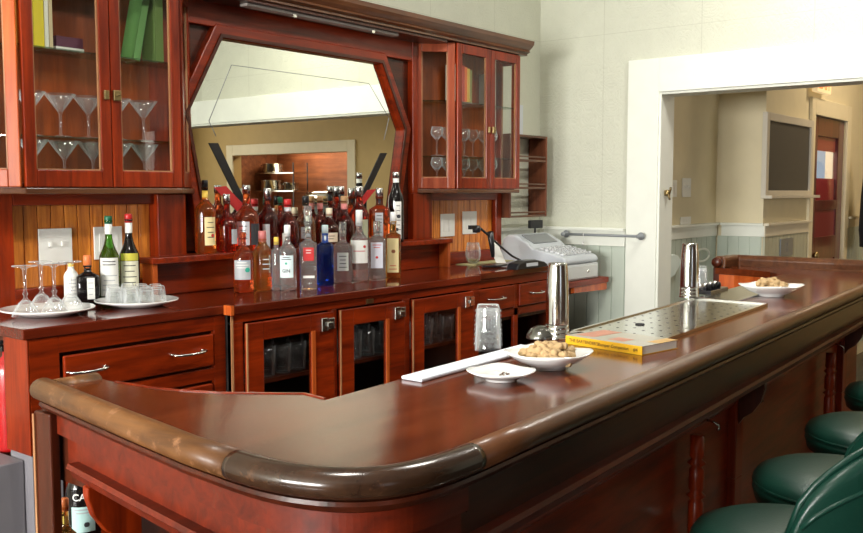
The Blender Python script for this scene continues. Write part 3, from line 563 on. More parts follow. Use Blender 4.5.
# centre cabinet
cc = thing('base_cabinet', 'middle back bar cabinet with three glass doors under the bottles', 'cabinet', (2.9, 2.85, 0), 'cabinets under the back bar counter')
x0, x1, yf, yb = 2.118, 3.63, 2.565, 3.14; ct_z = CZ - .034
b = NB(); box(b, x0, x0 + .02, yf, yb, .0, ct_z); box(b, x1 - .02, x1, yf, yb, 0, ct_z); box(b, x0 + .02, x1 - .02, yb - .02, yb, 0, ct_z); box(b, x0 + .02, x1 - .02, yf + .03, yb - .02, .12, .14); box(b, x0 + .02, x1 - .02, yf + .03, yb - .02, ct_z - .02, ct_z)
obj('carcass', b, mat('shaded cabinet lining', (.012, .008, .007), .6), cc)  # near-black colour stands in for the shade inside the cabinet
b = NB(); box(b, x0 + .02, x1 - .02, yf + .06, yb - .02, .78, .795); obj('inner_shelf', b, DRK, cc)
b = NB(); box(b, x0, x1, yf - .002, yf + .02, 1.035, ct_z); 
for a, c in ((x0, 2.173), (2.622, 2.653), (3.058, 3.108), (3.565, x1)): box(b, a, c, yf - .001, yf + .02, .12, 1.035)
box(b, x0, x1, yf, yf + .02, .0, .12); obj('face_frame', b, RED, cc, .002)
b = NB(); box(b, x0 - .003, x0 + .006, yf - .006, yf - .002, .1, 1.06); obj('pale_edge', b, GOLD, cc)
b = NB(); box(b, 2.825, 2.865, yf - .008, yf - .002, 1.040, 1.058); obj('name_plate', b, BRASS, cc)
for i, (a, c) in enumerate(((2.175, 2.62), (2.655, 3.056), (3.11, 3.563))):
    d = NB(); gx0, gx1 = a + .080, c - .125; gz1 = .962; y0, y1 = yf - .018, yf - .003
    box(d, a, gx0, y0, y1, .13, 1.03); box(d, gx1, c, y0, y1, .13, 1.03); box(d, gx0, gx1, y0, y1, gz1, 1.03); box(d, gx0, gx1, y0, y1, .13, .24)
    dr = obj('door', d, RED, cc, .003)
    b = NB(); box(b, gx0, gx1, y0 + .005, y0 + .008, .24, gz1); obj('pane', b, PANE, dr)
    b = NB(); box(b, gx1, gx1 + .018, y0 - .004, y0 + .001, .235, gz1 + .004); obj('bead', b, ORG, dr)
    b = NB(); box(b, a - .0035, a + .003, y0 - .003, y0 + .001, .2, 1.03); obj('worn_edge', b, GOLD, dr)
    latch((c - .042, y0, .985), dr)
# left and right drawer units
def drawer(par, x0, x1, z0, z1, y, hs, m=RED, w=.125):
    b = NB(); box(b, x0, x1, y - .016, y - .001, z0, z1); d = obj('drawer', b, m, par, .004)
    for hx in hs: pull((hx, y - .016, (z0 + z1) / 2 + .005), w, d)
    return d
lc = thing('base_cabinet', 'left back bar cabinet with a wide drawer below the plates of glasses', 'cabinet', (1.75, 2.87, 0), 'cabinets under the back bar counter')
x0, x1, yf = 1.390, 2.116, 2.61
b = NB(); box(b, x0, x0 + .022, yf, 2.73, .72, ct_z); box(b, x0 + .08, x0 + .10, 2.73, 3.14, 0, ct_z); box(b, x1 - .02, x1, yf, 3.14, 0, ct_z); box(b, x0 + .102, x1 - .02, yf + .01, 3.14, 0, ct_z - .001); obj('carcass', b, DRKV, lc)
b = NB(); box(b, x0, x0 + .095, yf - .018, yf + .001, .72, ct_z); box(b, x1 - .05, x1 + .0, yf - .018, yf + .001, 0, ct_z); box(b, x0 + .095, x1 - .05, yf - .018, yf + .001, 1.015, ct_z); box(b, x0 + .095, x1 - .05, yf - .018, yf, .84, .885); obj('face_frame', b, RED, lc, .002)
b = NB(); box(b, x0 - .006, x0 - .001, yf - .018, yf + .12, .72, ct_z); obj('side_board', b, REDV, lc, .002)
drawer(lc, x0 + .105, x1 - .06, .895, 1.005, yf - .012, (1.566, 1.943))
b = NB(); box(b, x0, x0 + .094, yf - .016, 2.72, 0, .718); obj('grey_base', b, GREYP, lc)
b = NB(); box(b, x0 + .105, x1 - .06, yf - .02, yf - .002, .12, .83); obj('lower_door', b, RED, lc, .004)
rc = thing('base_cabinet', 'right back bar cabinet with two handled drawers beside the cash register', 'cabinet', (4.05, 2.87, 0), 'cabinets under the back bar counter')
x0, x1, yf = 3.634, 4.42, 2.635
b = NB(); box(b, x0, x1, yf + .3, 3.14, 0, ct_z); box(b, x0, x0 + .02, yf, yf + .3, 0, ct_z); box(b, x1 - .02, x1, yf, yf + .3, 0, ct_z); box(b, x0 + .02, x1 - .02, yf, yf + .3, .84, .86); box(b, x0 + .02, x1 - .02, yf, yf + .3, ct_z - .01, ct_z); obj('carcass', b, DRKV, rc)
b = NB(); box(b, x0, x0 + .055, yf - .016, yf, 0, ct_z); box(b, x1 - .04, x1, yf - .016, yf, 0, ct_z); box(b, x0 + .055, x1 - .04, yf - .016, yf, 1.025, ct_z); box(b, x0 + .055, x1 - .04, yf - .016, yf, .86, .90); box(b, 4.02, 4.06, yf - .016, yf, .0, 1.02); obj('face_frame', b, RED, rc, .002)
drawer(rc, x0 + .06, 4.018, .905, 1.02, yf - .01, (3.835,), w=.13); drawer(rc, 4.062, x1 - .045, .905, 1.02, yf - .01, (4.215,), w=.11)
# grey cabinet and extinguisher at the far left
gc = thing('utility_cabinet', 'low grey painted cabinet against the left end of the back bar', 'cabinet', (1.1, 2.95, 0))
b = NB(); box(b, .70, 1.388, 2.64, 3.14, .0, .70); obj('body', b, GREYP, gc, .004)
b = NB(); box(b, .72, 1.04, 2.627, 2.64, .05, .68); obj('door', b, GREYP, gc, .003)
ex = thing('fire_extinguisher', 'red fire extinguisher with black hose on the grey cabinet', 'fire extinguisher', (1.425, 2.785, .7005))
b = NB(); lathe(b, [(0, 0), (.038, 0), (.042, .01), (.042, .25), (.036, .275), (.016, .295), (.016, .31), (0, .31)], 24, (1.425, 2.785, .7005)); obj('cylinder', b, FIRE, ex)
b = NB(); box(b, 1.403, 1.447, 2.775, 2.795, 1.011, 1.03); tube(b, [(1.403, 2.785, 1.03), (1.395, 2.77, 1.04), (1.39, 2.75, 1.045)], .006); obj('valve', b, BLK, ex)
b = NB(); tube(b, [(1.425, 2.765, 1.02), (1.410, 2.735, .99), (1.400, 2.735, .90), (1.400, 2.745, .82)], .008); obj('hose', b, BLKR, ex)
# back panel above the counter
bpn = thing('mirror_surround', 'tall mahogany surround framing the mirror and beadboard', 'surround', (3.05, 3.12, CZ))
YP = 3.10
MIRP = [(2.515, 2.125), (3.501, 2.127), (3.672, 1.812), (3.56, 1.255), (2.445, 1.255), (2.338, 1.812)]
def ring_poly(b, outer, inner, y0, y1):
    """flat board with a hole: quads between two loops of equal length"""
    n = len(outer); O = [[b.verts.new((p[0], y, p[1])) for p in outer] for y in (y0, y1)]; I = [[b.verts.new((p[0], y, p[1])) for p in inner] for y in (y0, y1)]
    for i in range(n):
        j = (i + 1) % n
        for q in (0, 1): b.faces.new((O[q][i], O[q][j], I[q][j], I[q][i]))
        b.faces.new((O[0][i], O[0][j], O[1][j], O[1][i])); b.faces.new((I[0][i], I[0][j], I[1][j], I[1][i]))
MC = Vector((3.015, 1.70))
def grow(poly, k): 
    out = []
    n = len(poly)
    for i in range(n):
        p = Vector(poly[i]); a = Vector(poly[i - 1]); c = Vector(poly[(i + 1) % n]); e1 = (p - a).normalized(); e2 = (c - p).normalized()
        n1 = Vector((-e1.y, e1.x)); n2 = Vector((-e2.y, e2.x)); m = (n1 + n2).normalized(); k2 = k / max(.3, m.dot(n1)); out.append((p.x + m.x * k2, p.y + m.y * k2))
    return out
OUT = grow(MIRP, .055)
# spandrel field
FIELD = [(2.245, 2.20), (3.80, 2.20), (3.80, 1.812), (3.80, 1.26), (2.245, 1.26), (2.245, 1.812)]
b = NB(); ring_poly(b, FIELD, grow(MIRP, .02), YP, YP + .03); obj('spandrel', b, DRK, bpn)
fr_ = NB(); ring_poly(fr_, OUT, MIRP, YP - .035, YP + .01); obj('mirror_frame', fr_, RED, bpn, .004)
b = NB(); ring_poly(b, grow(MIRP, .018), grow(MIRP, .004), YP - .042, YP - .034); obj('frame_bead', b, DRK, bpn)
b = NB(); box(b, 2.30, 3.80, YP - .03, YP + .03, 2.168, 2.36); obj('frieze_board', b, RED, bpn, .003)
# stiles beside the mirror
b = NB(); box(b, 2.17, 2.30, YP - .055, YP + .03, CZ + .0005, 1.49); box(b, 2.18, 2.30, YP - .001, YP + .03, 1.49, 2.36); obj('stile', b, REDV, bpn, .003)
b = NB(); box(b, 3.745, 3.905, YP - .035, YP + .03, CZ + .0005, 1.49); box(b, 3.745, 3.785, YP - .035, YP + .03, 1.49, 2.36); obj('stile', b, REDV, bpn, .003)
b = NB(); box(b, 1.55, 1.607, YP - .03, YP + .03, CZ, 1.50); obj('stile', b, REDV, bpn, .003)
b = NB(); box(b, 4.517, 4.575, YP - .03, YP + .03, CZ, 1.50); obj('stile', b, REDV, bpn, .003)
for a, c in ((1.607, 2.17), (3.905, 4.517)):
    b = NB(); box(b, a, c, YP - .03, YP + .03, 1.452, 1.50); obj('rail', b, RED, bpn, .003)
    b = NB(); box(b, a, c, YP - .03, YP + .03, CZ, 1.165); obj('rail', b, RED, bpn, .003)
    b = NB(); k = 11; p = (c - a) / k
    for i in range(k): box(b, a + i * p + .002, a + (i + 1) * p - .002, YP, YP + .02, 1.165, 1.452)
    box(b, a, c, YP + .006, YP + .02, 1.165, 1.452); obj('beadboard', b, BEAD, bpn, .0015)
b = NB(); box(b, 2.30, 3.745, YP - .02, YP + .03, CZ + .0005, 1.2512); obj('rail', b, RED, bpn, .003)
mir = thing('bar_mirror', 'large six sided mirror behind the liquor bottles', 'mirror', (3.015, 3.09, 1.255))
TILT = 0.0
b = NB(); prism(b, [(p[0], p[1]) for p in grow(MIRP, -.0005)], YP - .008, YP - .002, 'y'); obj('mirror_glass', b, MIR, mir)
b = NB(); INS = [aty(x, y, YP - .0085) for x, y in ((216, 136), (209, 121), (231.5, 65), (369, 83.5), (389, 118), (384, 140))]
for p, q in zip(INS, INS[1:]): tube(b, [p, q], .0013, 6)
obj('engraved_line', b, PLGREY2, mir)
def bar2(bm, pts):
    vs = [aty(x, y, YP - .009) for x, y in pts]; f = [bm.verts.new(v) for v in vs]; g = [bm.verts.new((v.x, v.y - .0015, v.z)) for v in vs]
    bm.faces.new(f); bm.faces.new(g[::-1])
    for i in range(len(f)): j = (i + 1) % len(f); bm.faces.new((f[i], f[j], g[j], g[i]))
b = NB(); bar2(b, [(208.5, 143), (218, 143), (250, 212), (243, 212)]); obj('black_stripe', b, BLK, mir)
b = NB(); bar2(b, [(380.5, 153), (387, 153), (362, 205), (356, 205)]); obj('black_stripe', b, BLK, mir)
b = NB(); bar2(b, [(214, 187.5), (226, 186), (247, 208), (240, 214)]); obj('red_stripe', b, REDI, mir)
b = NB(); bar2(b, [(367, 190), (376, 189), (364, 204), (352, 212)]); obj('red_stripe', b, REDI, mir)
# riser
rs = thing('riser_shelf', 'low mahogany shelf raised over the counter under the mirror', 'shelf', (3.0, 3.03, CZ))
b = NB(); box(b, 2.075, 3.945, 2.955, YP - .057, ZR - .024, ZR); box(b, 2.302, 3.743, YP - .057, YP - .0225, ZR - .024, ZR); obj('shelf_board', b, REDY, rs, .003)
b = NB(); box(b, 2.085, 2.105, 2.965, YP - .064, CZ, ZR - .0245); obj('end_support', b, ORG, rs, .002)  # window-lit side, its brightness put into the wood colour
b = NB(); box(b, 3.915, 3.935, 2.965, YP - .064, CZ, ZR - .0245); obj('end_support', b, ORG, rs, .002)  # same lit tone put into the colour at this end
b = NB(); box(b, 2.105, 3.915, 3.025, YP - .07, CZ + .003, ZR - .0245); obj('back_board', b, RED, rs)
# cornice and soffit with strip light
co = thing('back_bar_cornice', 'walnut crown cornice running along the top of the back bar', 'cornice', (3.0, 3.0, 2.3))
XC0, XC1 = 1.2, 4.60
def cor(x1, front): return [(YB - .002, 2.275), (front + .045, 2.275), (front + .045, 2.285), (front + .025, 2.293), (front + .03, 2.303), (front + .012, 2.318), (front + .0, 2.332), (front - .004, 2.352), (YB - .002, 2.352)]
b = NB(); prism(b, cor(0, 2.872), XC0, XC1, 'x'); 
obj('crown', b, CORN, co)
b = NB(); box(b, 2.26, 3.86, 2.93, YP - .032, 2.262, 2.2745); obj('soffit', b, DRK, co)
sl = thing('strip_light', 'thin white strip light fixture under the cornice above the mirror', 'light fixture', (2.9, 2.97, 2.24))
b = NB(); q0, q1 = aty(243, 2, 2.98), aty(395, 31, 2.98); box(b, q0.x, q1.x, 2.955, 3.0, 2.250, 2.2615); obj('housing', b, mat('white enamel', (.40, .36, .33), .5), sl, .003)
b = NB(); box(b, q0.x + .25, q0.x + .27, 2.95, 2.957, 2.240, 2.252); box(b, q1.x - .2, q1.x - .18, 2.95, 2.957, 2.240, 2.252); obj('clip', b, CHROME, sl)
# hanging cabinets with canted ends
def hang(label, xa, xb, xm, canted_right):
    """xa..xb front doors, canted ends running back to the wall"""
    zc0, zc1, yf = 1.515, 2.272, 2.945; e = .155; er = e if canted_right else 0
    t = thing('hanging_cabinet', label, 'cabinet', ((xa + xb) / 2, 3.02, 1.49), 'glass fronted cabinets hung on the back bar')
    base = [(xa, yf - .018), (xb, yf - .018), (xb + er + .01, YP - .032), (xa - e - .01, YP - .032)]
    b = NB(); prism(b, base, 1.492, zc0 - .003); obj('bottom_moulding', b, CORN, t, .003)
    ib = [(xa, yf + .018), (xb, yf + .018), (xb + max(er - .02, 0), YP - .002), (xa - e + .02, YP - .002)]
    b = NB(); prism(b, ib, zc0 - .003, zc0 + .012); prism(b, ib, zc1 - .012, zc1); obj('floor_and_top', b, RED, t)
    b = NB(); box(b, xa - e + .02, xb + max(er - .02, 0), YP + .0, YP + .02, zc0, zc1); obj('back', b, wood('cabinet lining', (.36, .08, .016), (.20, .04, .009), axis='z'), t)
    for k, z in enumerate((1.685, 1.98 if xa < 2 else 1.975)):
        b = NB(); prism(b, [(xa + .004, yf + .021), (xb - .004, yf + .021), (xb + (er - .04 if er else -.006), YP - .006), (xa - e + .04, YP - .006)], z - .003, z + .003); obj('glass_shelf', b, SHELFG, t)
    def leaf(p0, p1, name, m=REDV, fw=.040, latch_side=0, woodm=None):
        p0 = Vector(p0); p1 = Vector(p1); L = (p1 - p0).length; ang = math.atan2(p1.y - p0.y, p1.x - p0.x)
        z0, z1 = zc0, zc1; b = NB()
        box(b, .001, fw, -.018, 0, z0, z1); box(b, L - fw, L - .001, -.018, 0, z0, z1); box(b, fw, L - fw, -.018, 0, z0, z0 + .058); box(b, fw, L - fw, -.018, 0, z1 - .05, z1)
        def place(bb): bmesh.ops.rotate(bb, verts=bb.verts, cent=(0, 0, 0), matrix=Matrix.Rotation(ang, 3, 'Z')); bmesh.ops.translate(bb, verts=bb.verts, vec=(p0.x, p0.y, 0))
        place(b); d = obj(name, b, m, t, .003)
        b = NB(); i = fw; 
        for u in (i - .001, L - i - .005): box(b, u, u + .006, -.012, -.004, z0 + .055, z1 - .048)
        box(b, i, L - i, -.012, -.004, z0 + .056, z0 + .062); place(b); obj('bead', b, GOLD, d)
        b = NB(); box(b, fw + .005, L - fw - .005, -.009, -.006, z0 + .062, z1 - .05); place(b); obj('pane', b, PANE, d)
        return d
    d1 = leaf((xa, yf), (xm - .001, yf), 'door'); d2 = leaf((xm + .001, yf), (xb, yf), 'door')
    leaf((xa - e, YP - .002), (xa - .001, yf + .001), 'canted_side', m=wood('worn canted wood', (.40, .10, .045), (.22, .04, .018), axis='z') if not canted_right else ORG); leaf((xb + .001, yf + .001), (xb + er, YP - .002), 'canted_side' if er else 'side_pane')
    b = NB(); box(b, xm - .030, xm - .012, yf - .028, yf - .018, 1.82, 1.852); obj('catch_plate', b, BRASS, d1, .002)
    b = NB(); box(b, xm + .006, xm + .034, yf - .030, yf - .018, 1.818, 1.855); lathe(b, [(0, 0), (.008, 0), (.008, .006), (0, .008)], 12, (xm + .02, yf - .032, 1.836)); obj('latch', b, BRASS, d2, .002)
    return t
hang('left glass fronted cabinet holding martini glasses and books', 1.580, 2.198, 1.902, True)
hang('right glass fronted cabinet holding stemware, beside the wine rack', 3.945, 4.545, 4.250, False)
# contents of hanging cabinets
def stem_glass(prof, label, cat, group, name): 
    t = thing(name, label, cat, (0, 0, 0), group); b = NB(); lathe(b, prof, 24); obj('glass_body', b, CLEAR, t); return t
MART = [(0, 0), (.036, 0), (.036, .002), (.006, .006), (.004, .012), (.004, .075), (.007, .085), (.052, .148), (.0505, .148), (.006, .089), (0, .087)]
def shell(prof): return prof
mg = stem_glass(MART, 'clear martini glass on a shelf of the left hanging cabinet', 'glass', 'martini glasses in the left hanging cabinet', 'martini_glass')
first = True
for (x, z) in [(1.655, 1.6885), (1.765, 1.6885), (1.872, 1.6885), (1.985, 1.6885), (2.10, 1.6885), (1.66, 1.5275), (1.775, 1.5275), (1.885, 1.5275), (1.99, 1.5275), (2.10, 1.5275)]:
    if first: mg.location = (x, 3.025, z); first = False
    else: dup(mg, (x, 3.025, z))
WG = [(0, 0), (.030, 0), (.030, .002), (.005, .006), (.0035, .012), (.0035, .078), (.012, .088), (.030, .108), (.033, .125), (.027, .152), (.026, .152), (.0315, .125), (.028, .109), (.010, .092), (0, .09)]
wg = stem_glass(WG, 'small clear wine glass in the right hanging cabinet', 'glass', 'wine glasses in the right hanging cabinet', 'wine_glass'); first = True
for z in (1.6885, 1.5275):
    for x in (3.90, 3.99, 4.065, 4.145, 4.225, 4.33, 4.41):
        if first: wg.location = (x, 3.03, z); first = False
        else: dup(wg, (x, 3.03, z))
# ------------------------------------------------------------------ books
def book(p, w, d, h, col, label, lean=0, name='book', pages=True, group=None):
    """spine faces -y; p = left front foot"""
    t = thing(name, label, 'book', p, group); x, y, z = p
    b = NB(); box(b, x, x + .003, y, y + d, z, z + h); box(b, x + w - .003, x + w, y, y + d, z, z + h); box(b, x, x + w, y - .001, y + .003, z, z + h)
    obj('cover', b, col if not isinstance(col, tuple) else mat('cloth', col, .55), t)
    b = NB(); box(b, x + .0031, x + w - .0031, y + .004, y + d - .003, z + .003, z + h - .003); obj('pages', b, PAPER, t)
    if lean: t.rotation_euler = (0, lean, 0)
    return t
zb = 1.9835
book((1.665, 3.0, zb), .036, .085, .23, (.75, .62, .02), 'thick yellow book at the left of the upper shelf', group='books on the upper shelves of the hanging cabinets')
book((1.703, 3.0, zb), .014, .085, .24, (.80, .82, .70), 'slim white book beside the yellow one', group='books on the upper shelves of the hanging cabinets')
book((1.719, 3.0, zb), .013, .085, .23, (.62, .52, .30), 'slim tan book beside the white one', group='books on the upper shelves of the hanging cabinets')
book((1.742, 3.0, zb), .105, .075, .012, (.75, .76, .68), 'white book lying flat on the upper shelf', group='books on the upper shelves of the hanging cabinets')
book((1.744, 3.0, zb + .0125), .10, .075, .035, (.10, .02, .05), 'purple book lying on the white one', group='books on the upper shelves of the hanging cabinets')
book((2.045, 3.0, zb), .028, .085, .235, (.12, .30, .08), 'green book leaning in the left hanging cabinet', lean=math.radians(12), group='books on the upper shelves of the hanging cabinets')
book((2.140, 2.995, zb), .034, .085, .25, (.22, .36, .10), 'thick olive green book right of the leaning green one', lean=0, group='books on the upper shelves of the hanging cabinets')
zb = 1.9785
for k, (wd, c, nm) in enumerate(((.030, (.62, .63, .52), 'grey green'), (.025, (.42, .05, .03), 'dark red'), (.022, (.70, .16, .04), 'orange'), (.022, (.62, .42, .08), 'golden'), (.02, (.25, .24, .08), 'olive'))):
    book((4.035 + sum((.030, .025, .022, .022, .02)[:k]) + k * .001, 2.99, zb), wd, .085, .20 - k * .006, c, '%s book on the upper shelf of the right hanging cabinet' % nm, group='books on the upper shelves of the hanging cabinets')
book((4.36, 3.0, zb), .03, .085, .18, (.50, .50, .42), 'grey book behind the right door of the right cabinet', group='books on the upper shelves of the hanging cabinets')
# ------------------------------------------------------------------ glasses inside the centre cabinet
TB = [(0, 0), (.028, 0), (.031, .002), (.036, .115), (.0345, .115), (.029, .006), (0, .006)]
tg = stem_glass(TB, 'clear tumbler behind the glass doors under the counter', 'glass', 'tumblers inside the middle back bar cabinet', 'tumbler'); first = True
for x in [2.30 + i * .082 for i in range(16)]:
    if 2.62 < x < 2.70 or 3.08 < x < 3.17: continue
    for y in (2.68, 2.78):
        if first: tg.location = (x, y, .7955); first = False
        else: dup(tg, (x, y, .7955))
        if y < 2.7:
            dup(tg, (x, y, .1405 + .0))
# ------------------------------------------------------------------ switch plates and outlets
def plate(p, w, h, label, kind, m=PLATE, face='y'):
    t = thing('switch_plate' if kind != 'outlet' else 'outlet', label, 'switch' if kind != 'outlet' else 'outlet', p); x, y, z = p
    b = NB(); box(b, x - w / 2, x + w / 2, y - .006, y, z - h / 2, z + h / 2); obj('cover_plate', b, m, t, .002)
    n = 2 if w > .09 else 1
    for i in range(n):
        cx = x + (i - (n - 1) / 2) * .046; b = NB()
        if kind == 'toggle': box(b, cx - .005, cx + .005, y - .016, y - .006, z - .002, z + .014)
        elif kind == 'outlet': 
            for dz in (-.02, .02): box(b, cx - .015, cx + .015, y - .008, y - .006, z + dz - .014, z + dz + .014)
        else: box(b, cx - .016, cx + .016, y - .009, y - .006, z - .034, z + .034)
        obj('rocker' if kind != 'outlet' else 'socket', b, m, t, .001)
def pp(x0, y0, x1, y1, Y): a = aty(x0, y0, Y); c = aty(x1, y1, Y); return ((a.x + c.x) / 2, Y, (a.z + c.z) / 2), c.x - a.x, a.z - c.z
q, ww, hh = pp(37.5, 229, 72, 262, YP - .001); plate(q, ww, hh, 'white double toggle switch plate above the upturned stem glasses', 'toggle')
q, ww, hh = pp(93, 227, 122, 258, YP - .001); plate(q, ww, hh, 'white plate behind the green and red capped bottles', 'rocker')
q, ww, hh = pp(440, 214, 454, 236, YP - .001); plate(q, ww, hh, 'left white rocker plate on the right beadboard', 'rocker')
q, ww, hh = pp(462, 211.5, 476, 233.5, YP - .001); plate(q, ww, hh, 'right white rocker plate behind the wine glass', 'rocker')
YH = 2.4895
q, ww, hh = pp(669, 180, 676, 197, YH); plate(q, ww, hh, 'left white wall switch plate in the next room beside the opening', 'rocker')
q, ww, hh = pp(682, 178, 690, 197, YH); plate(q, ww, hh, 'right white switch plate in the next room near the opening', 'toggle')
q, ww, hh = pp(680, 217, 690, 230, YH); plate(q, ww, hh, 'small white outlet just over the next room chair rail', 'outlet')
q, ww, hh = pp(780, 239, 792, 255, 2.138); plate(q, ww, hh, 'grey metal outlet box on the boarding under the chalkboard', 'outlet', m=mat('galvanised', (.28, .32, .38), .35, metal=.6))
# ------------------------------------------------------------------ plates with glasses on the left counter
def dish(label, p, R, n, rim=.012):
    t = obj('plate', (lambda b: (lathe(b, [(0, .003), (R * .55, .0), (R * .62, .002), (R * .70, .008), (R, .020), (R * 1.0, .024), (R * .97, .024), (R * .70, .012), (R * .6, .008), (0, .008)], 48, p), b)[1])(NB()), CHINA, smooth=True)
    return tag(t, label, 'plate')
pa = atz(48, 311, 1.112); dish('white plate under four upturned cordial glasses at the counter end', (pa.x, pa.y, 1.1005), .146, 4)
pb = atz(137, 302.5, 1.112); dish('white plate holding upturned shot glasses in front of the vermouth', (pb.x, pb.y, 1.1005), .142, 9)
CORD = [(.034, 0), (.0325, 0), (.026, .035), (.010, .058), (.0, .060), (0, .064), (.006, .064), (.0042, .075), (.008, .085), (.0042, .095), (.0038, .135), (.007, .150), (.034, .155), (.034, .158), (0, .158)]
CORD2 = [(.0405, 0), (.042, 0), (.034, .020), (.020, .042), (.007, .054), (.004, .062), (.009, .070), (.004, .078), (.0045, .115), (.006, .145), (.012, .153), (.037, .156), (.037, .159), (0, .159), (0, .052), (.018, .041), (.032, .020)]
cg = thing('cordial_glass', 'x', 'glass', (0, 0, 0), 'upturned cordial glasses on the left plate'); b = NB(); lathe(b, CORD2, 28); b.faces.new([v for v in []]) if False else None; obj('glass_body', b, CLEAR, cg)
zt = 1.1105
spots = [((26, 314), 'leftmost upturned cordial glass on the left plate'), ((42, 307), 'second upturned cordial glass from the left, behind the first'), ((55, 311), 'third upturned cordial glass from the left on the plate'), ((71, 307), 'rightmost upturned cordial glass before the bitters bottle')]
for i, ((x, y), lb) in enumerate(spots):
    p = atz(x, y, 1.116); o = cg if i == 0 else dup(cg, (0, 0, 0)); o.location = (p.x, p.y, 1.110); o['label'] = lb
SHOT = [(.026, 0), (.027, .001), (.0215, .052), (.019, .058), (0, .058), (0, .046), (.018, .045), (.0235, .001)]
sg = thing('shot_glass', 'small upturned shot glass on the white plate by the vermouth', 'glass', (0, 0, 0), 'upturned shot glasses on the plate'); b = NB(); lathe(b, SHOT, 12, smooth=False); obj('glass_body', b, CLEAR, sg)
sp = []
for (dx, dy) in ((-.085, 0), (-.03, -.005), (.025, 0), (.08, .004), (-.058, .05), (-.002, .05), (.052, .05), (-.058, -.055), (-.002, -.06), (.052, -.053), (-.03, .1), (.03, .1)): sp.append((dx, dy))
for i, (dx, dy) in enumerate(sp):
    o = sg if i == 0 else dup(sg, (0, 0, 0))
    # rows run along the counter
    o.location = (pb.x + dx, pb.y + dy, 1.1125)
# ------------------------------------------------------------------ stemless glass, scanner, register
p = atz(473, 264, 1.1); 
t = thing('stemless_wine_glass', 'stemless wine glass with a little pale wine on the right counter', 'glass', (p.x, p.y, 1.1045))
b = NB(); lathe(b, [(0, 0), (.02, 0), (.034, .012), (.044, .045), (.040, .085), (.032, .115), (.0305, .115), (.038, .085), (.042, .045), (.032, .015), (.02, .005), (0, .005)], 28, (p.x, p.y, 1.1045)); obj('glass_body', b, CLEAR, t)
b = NB(); lathe(b, [(0, .0056), (.019, .0056), (.031, .016), (.035, .022), (0, .022)], 28, (p.x, p.y, 1.1045)); obj('wine', b, glass('pale wine', (.85, .9, .45)), t)
b = NB(); box(b, p.x - .10, p.x + .33, p.y - .06, p.y + .05, 1.1005, 1.104, rot=.04); tag(obj('bar_mat', b, mat('straw mat', (.45, .42, .22), .8)), 'thin straw coloured mat beneath the stemless wine glass', 'mat')
sc = thing('barcode_scanner', 'black gooseneck scanner and handset at the right end of the counter', 'scanner', (4.15, 2.80, 1.1045))
YS = 2.78
def S3(px, py, Y=YS): return aty(px, py, Y)
b = NB(); tube(b, [S3(480, 228), S3(487, 234), S3(500, 246), S3(512, 256), S3(524, 262)], .006); obj('gooseneck', b, BLK, sc)
b = NB(); a = S3(476.5, 229); lathe(b, [(0, -.02), (.02, -.018), (.022, 0), (.018, .018), (0, .02)], 16, a); box(b, a.x - .06, a.x - .02, a.y - .01, a.y + .01, a.z + .0, a.z + .02); obj('head', b, BLK, sc)
b = NB(); tube(b, [S3(490, 232), S3(492, 246), S3(493, 257)], [.018, .014, .01]); obj('upright_handset', b, BLK, sc)
b = NB(); a = S3(491, 262); prism(b, [(a.x - .08, a.y), (a.x - .02, a.y - .05), (a.x + .1, a.y - .04), (a.x + .12, a.y + .03), (a.x - .02, a.y + .05)], 1.1045, 1.115); obj('base', b, BLK, sc, .003)
b = NB(); a = S3(495, 245); c = S3(503, 263)
vs = [b.verts.new(S3(x, y, Y_)) for x, y, Y_ in ((489, 241, 2.86), (497, 241, 2.86), (506, 263, 2.79), (497, 263, 2.79))]; g = [b.verts.new(v.co + Vector((0, .006, 0))) for v in vs]
b.faces.new(vs); b.faces.new(g[::-1]); [b.faces.new((vs[i], vs[(i + 1) % 4], g[(i + 1) % 4], g[i])) for i in range(4)]; obj('receipt_card', b, PAPER, sc)
ph = thing('card_terminal', 'black card terminal lying in front of the cash register', 'card terminal', (4.28, 2.74, 1.1005))
b = NB(); a = atz(527, 267, 1.105); pts = [(-.15, 0, .0), (-.13, .0, .03), (-.05, 0, .042), (.05, 0, .04), (.12, 0, .028), (.155, 0, .012), (.15, 0, 0)]
prism(b, [(a.x + x, 1.1005 + z) for x, _, z in pts], a.y - .035, a.y + .035, 'y'); obj('body', b, BLK, ph, .006)
b = NB(); box(b, a.x - .06, a.x + .05, a.y - .037, a.y - .0355, 1.112, 1.13); obj('side_trim', b, PLGREY, ph)
b = NB(); box(b, a.x - .045, a.x + .045, a.y - .025, a.y + .025, 1.140, 1.1435); obj('keypad', b, PLGREY2, ph)
rg = thing('cash_register', 'pale grey cash register with sloping keyboard and black customer display', 'cash register', (4.8, 2.9, 1.0))
RX0, RX1 = 4.555, 4.94
prof = [(2.63, 1.085), (2.62, 1.105), (2.64, 1.130), (2.72, 1.150), (2.84, 1.172), (2.88, 1.205), (2.96, 1.245), (3.01, 1.250), (3.045, 1.225), (3.062, 1.16), (3.065, 1.085)]
b = NB(); prism(b, prof, RX0, RX1, 'x'); obj('housing', b, PLGREY, rg, .012, 3)
b = NB(); box(b, RX0 - .03, RX1, 2.625, 3.065, .992, 1.083); obj('cash_drawer', b, mat('pale plastic', (.60, .62, .62), .4), rg, .005)
b = NB(); box(b, RX0 - .015, RX1 - .015, 2.618, 2.626, 1.003, 1.073); dr = obj('drawer_front', b, mat('pale drawer', (.66, .68, .66), .4), rg, .002)
